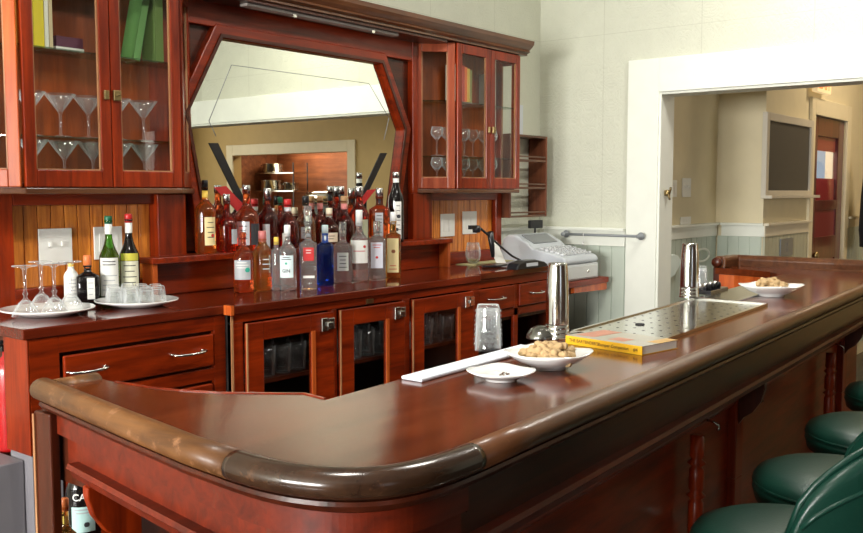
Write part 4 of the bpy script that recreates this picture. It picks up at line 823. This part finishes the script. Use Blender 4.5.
b = NB(); lathe(b, [(0, -.004), (.008, -.004), (.008, .004), (0, .004)], 12, (0, 0, 0)); bmesh.ops.rotate(b, verts=b.verts, cent=(0, 0, 0), matrix=Matrix.Rotation(PI / 2, 3, 'X')); bmesh.ops.translate(b, verts=b.verts, vec=(4.80, 2.615, 1.04)); obj('lock', b, CHROME, dr)
b = NB()
for i in range(8):
    for j in range(5):
        x = RX0 + .04 + i * .042; y = 2.66 + j * .034; z = 1.138 + (y - 2.64) * .22; box(b, x, x + .032, y, y + .024, z - .006, z + .006)
k = obj('keys', b, mat('key caps', (.62, .64, .66), .4), rg, .002)
b = NB(); vs = [(RX0 + .05, 2.87, 1.197), (RX0 + .32, 2.87, 1.197), (RX0 + .32, 2.95, 1.2425), (RX0 + .05, 2.95, 1.2425)]
f = [b.verts.new((x, y - .004, z + .004)) for x, y, z in vs]; g = [b.verts.new(v) for v in vs]; b.faces.new(f); b.faces.new(g[::-1]); [b.faces.new((f[i], f[(i + 1) % 4], g[(i + 1) % 4], g[i])) for i in range(4)]; obj('display_window', b, PLGREY2, rg)
b = NB(); a = aty(535, 229, 3.03); tube(b, [(a.x, 3.03, 1.248), (a.x, 3.03, 1.285)], .006); obj('display_stalk', b, BLK, rg)
b = NB(); box(b, a.x - .055, a.x + .055, 3.015, 3.04, 1.275, 1.325, rot=-.2); obj('customer_display', b, BLK, rg, .004)
sh = thing('register_shelf', 'orange brown wooden shelf carrying the cash register by the end wall', 'shelf', (4.8, 2.85, .9))
b = NB(); box(b, 4.43, 5.03, 2.60, 3.13, .958, .991); obj('board', b, RED, sh, .003)
b = NB(); prism(b, [(2.61, .957), (2.61, .915), (2.75, .90), (3.13, .78), (3.13, .957)], 5.0, 5.025, 'x'); obj('bracket', b, ORG, sh)
b = NB(); prism(b, [(4.62, .957), (4.62, .925), (5.0, .915), (5.0, .957)], 2.605, 2.625, 'y'); obj('apron', b, ORG, sh)
# wine rack and paper
RKW = wood('rack wood', (.22, .07, .03), (.11, .03, .014), axis='z', coat=0, rough=.5)
rk = thing('wine_rack', 'open wooden rack with slatted levels on the wall beside the right cabinet', 'rack', (4.77, 3.08, 1.35))
b = NB(); box(b, 4.987, 5.003, 3.02, YB - .003, 1.345, 1.838); obj('side', b, RKW, rk, .002)
b = NB(); box(b, 4.585, 4.60, 3.02, YB - .003, 1.345, 1.838); obj('side', b, RKW, rk, .002)
b = NB(); box(b, 4.60, 4.987, 3.02, YB - .003, 1.825, 1.838); obj('top_board', b, CORN, rk)
for z in (1.345, 1.515, 1.68):
    b = NB(); box(b, 4.60, 4.987, 3.022, 3.03, z, z + .013); box(b, 4.60, 4.987, 3.08, 3.09, z, z + .010); box(b, 4.60, 4.987, 3.022, 3.028, z + .025, z + .034); obj('slat_level', b, CORN, rk)
b = NB(); box(b, 4.79, 4.90, 3.135, 3.139, 1.8385, 2.03); tag(obj('paper_sheet', b, mat('pale printed paper', (.62, .66, .70), .7)), 'pale sheet of paper standing on top of the wine rack', 'paper')
# towel rod on the end wall
rd = thing('towel_rod', 'grey metal rod with round ends fixed across the end wall chair rail', 'towel rod', (5.07, 2.7, 1.23))
xr = XE - .075
a0 = EYE + ray(564, 234) * (xr / ray(564, 234).x); a1 = EYE + ray(639, 237) * (xr / ray(639, 237).x)
b = NB(); tube(b, [(xr, a0.y, a0.z), (xr, a1.y, a0.z)], .008, 12); obj('rod', b, PLGREY2, rd)
for yy, nm in ((a0.y, 0), (a1.y, 1)):
    b = NB(); lathe(b, [(0, 0), (.023, 0), (.023, .006), (.012, .012), (.012, .048), (0, .048)], 20); bmesh.ops.rotate(b, verts=b.verts, cent=(0, 0, 0), matrix=Matrix.Rotation(-PI / 2, 3, 'Y')); bmesh.ops.translate(b, verts=b.verts, vec=(XE - .046 + .022 * (1 - nm) * 0, yy, a0.z)); 
    obj('end_disc', b, PLGREY2, rd)
b = NB(); yh = a0.y - .14; tube(b, [(xr, yh, a0.z + .01), (xr - .012, yh, a0.z), (xr, yh, a0.z - .02), (xr, yh, a0.z - .05), (xr - .015, yh, a0.z - .06), (xr - .02, yh, a0.z - .045)], .003); obj('s_hook', b, WC, rd)
hk = EYE + ray(665, 193) * ((XE + .05) / ray(665, 193).x)
b = NB(); tube(b, [(XE + .06, OY1 - .0145, hk.z), (XE + .05, OY1 - .05, hk.z), (XE + .03, OY1 - .065, hk.z + .03)], .007); tube(b, [(XE + .05, OY1 - .04, hk.z), (XE + .05, OY1 - .05, hk.z - .04)], .006); lathe(b, [(0, -.02), (.018, -.015), (.018, .015), (0, .02)], 10, (XE + .06, OY1 - .03, hk.z))
tag(obj('wall_hook', b, BRASS), 'small dark brass hook on the jamb of the opening', 'hook')
# ------------------------------------------------------------------ chalkboard, sign, next room things
cb = thing('chalkboard', 'dark chalkboard in a pale frame hung in the next room', 'chalkboard', (6.9, 2.13, 1.7))
A = aty(765, 112, 2.14); C = aty(813, 196, 2.14); x0, x1, z0, z1 = A.x, C.x - .10, 1.452, 2.035
b = NB(); box(b, x0 + .05, x1 - .05, 2.135, 2.15, z0 + .04, z1 - .04); obj('slate', b, mat('slate', (.075, .07, .06), .6), cb)
FRM = mat('pale frame wood', (.60, .55, .45), .5)
b = NB(); e = .055; box(b, x0, x0 + e, 2.12, 2.155, z0, z1); box(b, x1 - e, x1, 2.12, 2.155, z0, z1); box(b, x0 + e, x1 - e, 2.12, 2.155, z0, z0 + e); box(b, x0 + e, x1 - e, 2.12, 2.155, z1 - e, z1); obj('frame', b, FRM, cb, .004)
b = NB(); box(b, x0 - .02, x1 + .04, 2.07, 2.119, z0 + .0, z0 + .022); obj('chalk_ledge', b, FRM, cb, .003)
sg_ = thing('exit_sign', 'small lit sign with orange red letters above the red door', 'sign', (7.75, 2.1, 2.3))
P0 = aty(812, 97, 2.13); P1 = aty(834, 88, 2.13)
b = NB(); box(b, P0.x, P0.x + .36, 2.09, 2.133, 2.252, 2.40); obj('sign_body', b, mat('sign face', (.70, .55, .30), .4, emit=(1, .75, .4), es=.5), sg_, .004)
tb = text_bm('EXIT', .15, bold=.003); 
for v in tb.verts: v.co = Vector((P0.x + .18 + v.co.x, 2.0885, 2.326 + v.co.y))
obj('lettering', tb, mat('exit letters', (.8, .15, .03), .4, emit=(1, .2, .03), es=1.2), sg_)
# dark coat hanging at the right
b = NB(); A = aty(861, 200, 2.02); 
prof = [(0, 0), (.16, .01), (.19, .15), (.17, .45), (.13, .62), (.07, .70), (.03, .74), (0, .75)]
lathe(b, prof, 24, (A.x + .12, 1.96, 1.02)); 
for v in b.verts: v.co.y = 1.96 + (v.co.y - 1.96) * .45 + .01 * math.sin(v.co.x * 60)
tag(obj('hanging_coat', b, mat('dark cloth', (.012, .016, .02), .85), smooth=True), 'dark coat hanging on the next room wall right of the door', 'coat')
for z in (1.245, 1.0):
    pass
# white bracket on the hall wall and pitcher
b = NB(); A = aty(668, 254, 2.47); zz = A.z
prism(b, [(A.x - .09, zz), (A.x - .0, zz + .0), (A.x + .045, zz - .01), (A.x + .085, zz - .035), (A.x + .09, zz - .065), (A.x + .06, zz - .09), (A.x + .03, zz - .11), (A.x + .0, zz - .135), (A.x - .09, zz - .15)], 2.42, 2.474, 'y')
tag(obj('scroll_bracket', b, mat('pale aqua paint', (.70, .80, .76), .4), bev=.006), 'pale scroll bracket on the boarding seen left of the far shaker', 'bracket')
A = aty(698, 256, 2.47)
b = NB(); pts = []
for k in range(15):
    a = math.radians(-120 + 250 * k / 14); pts.append((A.x + .03 + .13 * math.cos(a), 2.455, A.z + .005 + .042 * math.sin(a)))
tube(b, pts + [(A.x - .06, 2.465, A.z + .02)], .008)
tag(obj('loop_bracket', b, WHT), 'white looped bracket on the boarding seen right of the far shaker', 'bracket')
# pots and machine inside the serving opening (seen in the mirror)
def at_far(px, py, X=FX + .4):
    """where a reflection seen in the mirror really stands"""
    d = ray(px, py); t = X / d.x; p = EYE + d * t; return Vector((X, 2 * (YP - .008) - p.y, p.z))
b = NB(); box(b, FX + .16, FX + .78, -5.28, -2.87, .90, .948); struct('trim_21', b, mat('steel counter', (.4, .38, .34), .3, metal=.8))
a = at_far(268, 180); 
t = thing('wire_shelf', 'kitchen shelf with pans seen reflected in the mirror', 'shelf', (FX + .5, a.y, .95))
b = NB(); 
for z in (1.50, 1.78): box(b, FX + .42, FX + .75, a.y - .45, a.y + .55, z, z + .015)
obj('board', b, BRUSH, t); b = NB()
for yy in (a.y - .44, a.y + .53):
    for xx in (FX + .43, FX + .73): box(b, xx, xx + .015, yy, yy + .015, .95, 1.95)
obj('post', b, BLK, t)
def pan(p, r, h, label, m=BRUSH):
    t = thing('cooking_pot', label, 'pot', p, 'pots on the kitchen shelf'); b = NB(); lathe(b, [(0, 0), (r * .9, 0), (r, .02), (r, h), (r * 1.04, h + .004), (r * .98, h + .004), (r * .97, .02), (0, .01)], 28, p); obj('bowl', b, m, t)
    b = NB(); tube(b, [(p[0], p[1] - r, p[2] + h * .8), (p[0], p[1] - r - .06, p[2] + h * .85), (p[0], p[1] - r - .12, p[2] + h * .85)], .01); obj('handle', b, m, t)
pan((FX + .56, a.y - .05, 1.7955), .17, .14, 'steel pot on the upper kitchen shelf in the mirror'); pan((FX + .56, a.y - .08, 1.5155), .19, .16, 'wide steel pot on the lower kitchen shelf in the mirror'); pan((FX + .56, a.y + .36, 1.5155), .12, .12, 'small pot on the lower kitchen shelf in the mirror')
a = at_far(320, 195, FX + .3)
t = thing('coffee_machine', 'black and chrome coffee machine in the serving opening in the mirror', 'coffee machine', (FX + .3, a.y, .948))
b = NB(); box(b, FX + .2, FX + .6, a.y - .25, a.y + .25, .949, 1.30); obj('body', b, BLK, t, .02); b = NB(); lathe(b, [(0, 0), (.09, 0), (.1, .02), (.1, .46), (.09, .48), (0, .48)], 24); bmesh.ops.rotate(b, verts=b.verts, cent=(0, 0, 0), matrix=Matrix.Rotation(PI / 2, 3, 'X')); bmesh.ops.translate(b, verts=b.verts, vec=(FX + .3, a.y + .24, 1.41)); obj('boiler', b, STEEL, t)
# ------------------------------------------------------------------ things on the bar
ZB = BT + .0005
rot_b = math.atan(.05)
dm = thing('drip_tray', 'flat perforated steel drip tray let into the bar behind the yellow book', 'tray', (2.77, 1.18, ZB))
def quad(b, pts, z0, z1): return prism(b, pts, z0, z1)
TR = [(2.262, 1.022), (3.275, 1.075), (3.285, 1.352), (2.285, 1.298)]
b = NB(); quad(b, TR, ZB, ZB + .005); obj('tray_sheet', b, BRUSH, dm)
b = NB(); c = Vector((2.777, 1.187)); 
for i in range(4):
    p, q = Vector(TR[i]), Vector(TR[(i + 1) % 4]); dd = (q - p).normalized(); nn = Vector((-dd.y, dd.x)) * .008
    prism(b, [p, q, q + nn, p + nn], ZB + .005, ZB + .009)
obj('raised_edge', b, STEEL, dm)
b = NB()
def tr(u, v): 
    a_ = Vector(TR[0]).lerp(Vector(TR[1]), u); c_ = Vector(TR[3]).lerp(Vector(TR[2]), u); return a_.lerp(c_, v)
for i in range(15):
    for j in range(6):
        p = tr((i + .6 + .5 * (j % 2)) / 16, (j + .8) / 6.6); lathe(b, [(0, ZB + .0054), (.0045, ZB + .0054), (.0045, ZB + .0050)], 8, (p.x, p.y, 0))
o = obj('drain_holes', b, BLK, dm); o['kind'] = 'stuff'
b = NB(); p = tr(.26, .62); lathe(b, [(0, 0), (.014, 0), (.013, .003), (0, .004)], 16, (p.x, p.y, ZB + .0055)); obj('drain_plug', b, BLKR, dm)
b = NB(); quad(b, [(3.33, 1.20), (3.90, 1.225), (3.90, 1.385), (3.36, 1.362)], ZB, ZB + .004); t = obj('sink_cover', b, BRUSH); tag(t, 'second plain steel plate on the bar beyond the drip tray', 'tray')
# towel
b = NB(); prism(b, [(1.50, 1.205), (2.0, 1.225), (2.005, 1.285), (1.50, 1.262)], ZB, ZB + .008)
tag(obj('bar_towel', b, mat('white towelling', (.72, .76, .84), .8, bump=(200, .3)), bev=.003), 'folded white bar towel along the inner bar edge', 'towel')
# two boston shakers
def shaker(p, label, h=.235, r=.049):
    t = thing('cocktail_shaker', label, 'shaker', p, 'steel cocktail shakers on the bar'); x, y, z = p
    for k in range(4):
        b = NB(); z0 = k * .013; rr = r - k * .0009
        if k < 3: lathe(b, [(rr - .001, z0), (rr + .0002, z0), (rr + .0004, z0 + .001), (rr - .0002, z0 + .003), (rr - .0006, z0 + .0128), (rr - .002, z0 + .0128)], 48, p)
        else: lathe(b, [(rr - .001, z0), (rr + .0004, z0), (rr + .0002, z0 + .003), (r * .92, h * .55), (r * .86, h * .80), (r * .78, h - .006), (r * .75, h - .001), (r * .70, h), (0, h - .002)], 48, p)
        obj('tin', b, STEEL, t)
    return t
p = atz(557, 338, ZB); shaker((p.x, p.y, ZB + .0), 'nearer stack of upturned steel shakers beside the yellow book', .206, .0318 * 1.0 + .002)
p2 = atz(689, 297, ZB); shaker((p2.x, p2.y, ZB), 'farther stack of upturned steel shakers at the end of the drip tray', .205, .037)
def pint(p, h, r, label, grp):
    t = thing('pint_glass', label, 'glass', p, grp); b = NB()
    lathe(b, [(r, 0), (r * 1.0, .002), (r * .86, h * .93), (r * .80, h), (0, h), (0, h - .014), (r * .76, h - .014), (r * .80, h * .9), (r * .93, .002)], 40, p)
    # quilted relief on the outside
    for v in b.verts:
        d = Vector((v.co.x - p[0], v.co.y - p[1]))
    obj('glass_body', b, CLEAR, t); b = NB(); n = 13; rows = 8
    for j in range(rows):
        zc = h * (.14 + .72 * j / (rows - 1)); rr = r - (r * .14) * zc / h
        for i in range(n):
            a = 2 * PI * (i + .5 * (j % 2)) / n; c = Vector((p[0] + rr * math.cos(a), p[1] + rr * math.sin(a), p[2] + zc))
            bmesh.ops.create_icosphere(b, subdivisions=1, radius=.0048, matrix=Matrix.Translation(c))
    obj('hobnails', b, CLEAR, t, smooth=True); return t
p = atz(488, 350, ZB); pint((p.x, p.y, ZB), .116, .033, 'upturned hobnail pint glass at the inner bar edge by the towel', None)
p = atz(705, 291, ZB); pint((p.x, p.y + .02, ZB), .100, .026, 'small hobnail glass behind the farther shaker', None)
# bar caddy of dark things
p = atz(711, 292, ZB); t = thing('bar_caddy', 'low dark glass caddy of picks and straws beyond the farther shaker', 'caddy', (p.x, p.y, ZB))
b = NB(); box(b, p.x - .11, p.x + .11, p.y - .035, p.y + .035, ZB, ZB + .014, rot=.06); obj('tray_box', b, mat('smoked plastic', (.03, .03, .04), .1, coat=.5), t, .003)
for i in range(7):
    b = NB(); x = p.x - .085 + i * .028; lathe(b, [(0, .0145), (.009, .0145), (.012, .026), (.008, .036), (0, .038)], 12, (x, p.y + .012 * (-1) ** i + .006 * i / 7, ZB)); obj('stopper', b, BLK if i % 2 else SILC, t)
# ladle bowl shaped strainer
p = atz(541, 338, ZB); t = thing('julep_strainer', 'dull round steel strainer leaning behind the peanut dish', 'strainer', (p.x, p.y, ZB))
b = NB(); lathe(b, [(.040, 0), (.0405, .002), (.038, .012), (.028, .026), (.012, .033), (0, .034), (0, .0325), (.012, .0315), (.027, .0245), (.037, .011), (.0385, 0)], 32, (p.x, p.y, ZB)); obj('bowl', b, mat('dull smoked steel', (.30, .30, .27), .22, metal=.9), t)
b = NB(); tube(b, [(p.x + .03, p.y + .0, ZB + .008), (p.x + .07, p.y - .01, ZB + .012), (p.x + .12, p.y - .02, ZB + .010)], .005); obj('handle', b, BLK, t)
# book
bk = thing('bartender_book', 'yellow paperback bartending guide lying on the bar before the drip tray', 'book', (2.1, 1.07, ZB + .005))
zb0 = ZB; th = .022
a = atz(565.5, 343.5, zb0); c = atz(642, 355.5, zb0); u = (c - a); u.z = 0; Lb = u.length; u.normalize(); v = Vector((-u.y, u.x, 0))
if v.dot(FW) < 0: v = -v
Wb = .155; org = a
def bb(bm, u0, u1, v0, v1, z0, z1):
    pts = [org + u * uu + v * vv for uu, vv in ((u0, v0), (u1, v0), (u1, v1), (u0, v1))]; prism(bm, [(q.x, q.y) for q in pts], zb0 + z0, zb0 + z1)
YEL = mat('yellow cover', (.82, .46, .02), .35, coat=.3)
b = NB(); bb(b, 0, Lb, 0, .002, 0, th); bb(b, 0, Lb, .002, Wb, 0, .0012); obj('spine', b, YEL, bk)
b = NB(); bb(b, 0, Lb, .002, Wb, th - .0012, th); obj('front_cover', b, mat('printed cover', (.36, .33, .26), .3, coat=.4), bk)
b = NB(); bb(b, .002, Lb - .003, .0021, Wb - .003, .0013, th - .0013); obj('pages', b, PAPER, bk)
b = NB(); bb(b, .01, .07, .03, .15, th, th + .0004); bb(b, .115, .165, .03, .075, th, th + .0004); obj('cover_patches', b, mat('salmon print', (.48, .20, .13), .4), bk)
b = NB(); bb(b, Lb - .035, Lb, .07, Wb, th, th + .0003); obj('cover_corner', b, mat('ochre print', (.55, .33, .10), .4), bk)
def spine_text(txt, size, uc, bold):
    tb = text_bm(txt, size, bold=bold)
    for vv in tb.verts: q = org + u * (uc + vv.co.x) - v * .0004; vv.co = Vector((q.x, q.y, zb0 + th / 2 + vv.co.y))
    return tb
obj('lettering', spine_text("THE BARTENDER'S", .0115, Lb * .25, .0003), mat('brown ink', (.16, .07, .01), .5), bk)
obj('lettering', spine_text('Bumper Companion', .0115, Lb * .64, .0002), mat('brown ink', (.16, .07, .01), .5), bk)
obj('lettering', spine_text('#4', .012, Lb * .92, .0003), mat('brown ink', (.16, .07, .01), .5), bk)
# square dishes
def sq_dish(name, label, c, half, h, rot, foot=.45, group=None, EX=3.6, LIFT=.005):
    """square china dish with corners swept up and out"""
    t = obj_none = None
    b = NB(); N = 24; prof = [(0.0, .004), (foot * .8, 0.004), (foot * .84, 0), (foot, 0), (foot, .006), (.72, h * .45), (.93, h * .85), (1.0, h), (.985, h + .003), (.90, h * .88), (.68, h * .55), (foot * .9, .012), (0, .010)]
    rings = []
    for r, z in prof:
        if r == 0: rings.append([b.verts.new((c[0], c[1], c[2] + z))]); continue
        ring = []
        for i in range(64):
            a = 2 * PI * i / 64; ex = 2 + 4 * max(0, (r - .45)); ex = min(ex, EX); k = 1 / (abs(math.cos(a)) ** ex + abs(math.sin(a)) ** ex) ** (1 / ex)
            kk = abs(math.sin(2 * a)) ** 2; lift = (1 - abs(math.cos(2 * a))) * 0 + (1 - kk) * 0 + kk * LIFT * (r ** 3)
            # concave sides between pointed corners
            pull_ = 1
            x, y = r * half * k * math.cos(a) * pull_, r * half * k * math.sin(a) * pull_
            ring.append(b.verts.new((c[0] + x * math.cos(rot) - y * math.sin(rot), c[1] + x * math.sin(rot) + y * math.cos(rot), c[2] + z + lift)))
        rings.append(ring)
    for p_, q_ in zip(rings, rings[1:]):
        for i in range(64):
            j = (i + 1) % 64
            if len(p_) == 1: b.faces.new((p_[0], q_[j], q_[i]))
            elif len(q_) == 1: b.faces.new((p_[i], p_[j], q_[0]))
            else: b.faces.new((p_[i], p_[j], q_[j], q_[i]))
    o = obj(name, b, CHINA, smooth=True, origin=c); tag(o, label, 'dish', group); return o
A45 = PI / 4
p = atz(556, 369, ZB); D1 = Vector((p.x, p.y + .02, ZB))
sq_dish('square_dish', 'white square dish heaped with peanuts in front of the yellow book', tuple(D1), .088, .034, YAW + PI / 4 + .05)
p = atz(501, 380, ZB); D2 = Vector((p.x, p.y, ZB))
sq_dish('square_dish', 'empty shallow white square dish in front of the peanuts', tuple(D2), .066, .018, YAW + PI / 4 - .04, foot=.5, EX=3.0, LIFT=.003)
b = NB(); 
for i in range(14): 
    q = Vector((D2.x, D2.y, 0)) + Vector((random.uniform(-.02, .02), random.uniform(-.012, .01), 0)); bmesh.ops.create_icosphere(b, subdivisions=1, radius=.0022, matrix=Matrix.Translation((q.x, q.y, ZB + .0118)))
o = obj('crumbs', b, mat('brown crumbs', (.16, .10, .07), .8)); tag(o, 'brown peanut crumbs lying in the empty square dish', 'crumbs'); o['kind'] = 'stuff'
p = atz(771, 296, ZB); D3 = Vector((p.x, p.y, ZB))
sq_dish('square_dish', 'white square dish of peanuts at the far end of the bar', tuple(D3), .105, .040, YAW + PI / 4 - .1)
PNM = mat('peanut shell', (.50, .34, .17), .8, bump=(260, .9))
def peanut_mesh(k):
    b = NB(); L = .019; prof = [(0, -L), (.0045, -L * .93), (.0075, -L * .7), (.0082, -L * .45), (.0066, -L * .05), (.0063, .0), (.0074, L * .35), (.0086, L * .6), (.0066, L * .88), (.002, L * 1.0), (0, L * 1.01)]
    lathe(b, prof, 12); 
    for v_ in b.verts: v_.co.x += .0016 * math.sin(v_.co.z * 90 + k); v_.co *= (1 + .05 * math.sin(k * 3.1))
    for v_ in b.verts: v_.co *= 1.0
    return b
pm = [obj('peanut', peanut_mesh(k), PNM, origin=(0, 0, 0)) for k in range(2)]
def heap(D, R, n, label, grp, proto, seed, zbase, hmax):
    rnd = random.Random(seed); first = True
    for i in range(n):
        k = (i + .5) / n; rr = R * math.sqrt(k) * .98; a = i * 2.39996 + rnd.uniform(-.2, .2)
        hz = zbase + hmax * (1 - (rr / R) ** 2) + rnd.uniform(-.004, .006)
        o = proto if first else proto.copy()
        if not first: S.collection.objects.link(o)
        first = False
        o.location = (D.x + rr * math.cos(a), D.y + rr * math.sin(a), D.z + hz)
        o.rotation_euler = (PI / 2 + rnd.uniform(-.4, .4), 0, rnd.uniform(0, PI)); s = rnd.uniform(.95, 1.2); o.scale = (s, s, s)
        tag(o, label, 'peanut', grp)
heap(D1, .054, 50, 'unshelled peanut in the heap in the nearer dish', 'peanuts in the nearer dish', pm[0], 3, .026, .022)
heap(D3, .056, 40, 'unshelled peanut in the heap in the far dish', 'peanuts in the far dish', pm[1], 5, .032, .028)
# ------------------------------------------------------------------ stools
def stool(label, x, y, zs=.76, face=PI / 2 + .05, back=True):
    t = thing('bar_stool', label, 'bar stool', (x, y, 0), 'green leather stools along the bar'); R = .21
    b = NB(); lathe(b, [(0, zs), (R * .5, zs - .002), (R * .8, zs - .010), (R * .95, zs - .024), (R, zs - .040), (R * .98, zs - .058), (R * 1.0, zs - .062), (R * 1.01, zs - .068), (R, zs - .074), (R * .97, zs - .10), (R * .9, zs - .11), (0, zs - .11)], 48, (x, y, 0)); obj('seat', b, LEA, t)
    b = NB(); n = 48; tube(b, [(x + (R * .99) * math.cos(2 * PI * i / n), y + (R * .99) * math.sin(2 * PI * i / n), zs - .050) for i in range(n + 1)], .0045, 8, False); obj('seat_piping', b, LEA, t)
    b = NB(); lathe(b, [(0, .05), (.20, .0), (.21, .01), (.19, .03), (.05, .06), (.028, .10), (.028, .62), (.07, .648), (.07, .65), (0, .65)], 32, (x, y, 0)); obj('pedestal', b, STEEL, t)
    b = NB(); n = 32; tube(b, [(x + .16 * math.cos(2 * PI * i / n), y + .16 * math.sin(2 * PI * i / n), .28) for i in range(n + 1)], .011, 10, False); tube(b, [(x - .16, y, .28), (x + .16, y, .28)], .008); obj('foot_ring', b, STEEL, t)
    if back:
        b = NB(); Rb = R * 1.06; cols = 26; rows = 9; a0 = face + PI - 1.35; a1 = face + PI + 1.35; grid = {}
        for s_, rad in ((0, Rb - .02), (1, Rb + .022)):
            for i in range(cols + 1):
                a = a0 + (a1 - a0) * i / cols; e = abs(i / cols * 2 - 1)
                top = zs + .045 + .215 * (1 - e ** 2.6) ** .6; bot = zs - .03
                for j in range(rows + 1):
                    q = j / rows; bul = math.sin(PI * min(1, max(0, q))) ** .5 * .008; rr = rad + (bul if s_ else -bul) + .02 * q
                    grid[s_, i, j] = b.verts.new((x + rr * math.cos(a), y + rr * math.sin(a), bot + (top - bot) * q))
        for s_ in (0, 1):
            for i in range(cols):
                for j in range(rows): b.faces.new((grid[s_, i, j], grid[s_, i + 1, j], grid[s_, i + 1, j + 1], grid[s_, i, j + 1])).smooth = True
        for i in range(cols):
            for j in (0, rows): b.faces.new((grid[0, i, j], grid[0, i + 1, j], grid[1, i + 1, j], grid[1, i, j])).smooth = True
        for j in range(rows):
            for i in (0, cols): b.faces.new((grid[0, i, j], grid[0, i, j + 1], grid[1, i, j + 1], grid[1, i, j])).smooth = True
        o = obj('backrest', b, LEA, t); m_ = o.modifiers.new('s', 'SUBSURF'); m_.levels = 1; m_.render_levels = 1
        b = NB(); pts = []
        for i in range(cols + 1):
            a = a0 + (a1 - a0) * i / cols; e = abs(i / cols * 2 - 1); top = zs + .045 + .215 * (1 - e ** 2.6) ** .6; rr = Rb + .02; pts.append((x + rr * math.cos(a), y + rr * math.sin(a), top + .003))
        tube(b, pts, .007, 8); obj('back_piping', b, LEA, t)
        b = NB(); tube(b, [(x + (Rb + .043) * math.cos(a0 + (a1 - a0) * i / cols), y + (Rb + .043) * math.sin(a0 + (a1 - a0) * i / cols), zs - .03 + (.075 + .215 * (1 - abs(i / cols * 2 - 1) ** 2.6) ** .6) * .74) for i in range(1, cols)], .0055, 8); obj('back_seam', b, LEA, t)
    return t
stool('nearest green leather bar stool, its curved backrest in the corner', 2.07, .62, .765)
stool('second green leather bar stool from the near end of the bar', 2.57, .65, .77, back=False)
stool('third green leather bar stool from the near end of the bar', 3.18, .69, .77, back=False)
stool('fourth and farthest green leather bar stool, mostly out of view', 3.86, .74, .77, back=False)
# hall ceiling lamp near the sign
lp = thing('unseen_ceiling_lamp', 'round frosted lamp on the ceiling of the next room', 'lamp', (7.9, 1.2, H - .12))
b = NB(); lathe(b, [(0, H - .11), (.10, H - .10), (.15, H - .05), (.16, H - .01), (0, H - .01)], 24, (7.9, 1.2, 0)); obj('shade', b, mat('lit frosted glass', (.9, .8, .6), .5, emit=(1, .78, .45), es=3), lp)
area('kitchen_fill', (FX + .55, -4.1, 2.27), (0, 0, -1), .45, 1.5, 22, (1, .82, .6))  # added fill to brighten the kitchen boards; no lamp stands there
area('hall_lamp', (7.9, 1.2, H - .14), (0, 0, -1), .4, .4, 26, (1, .80, .55))
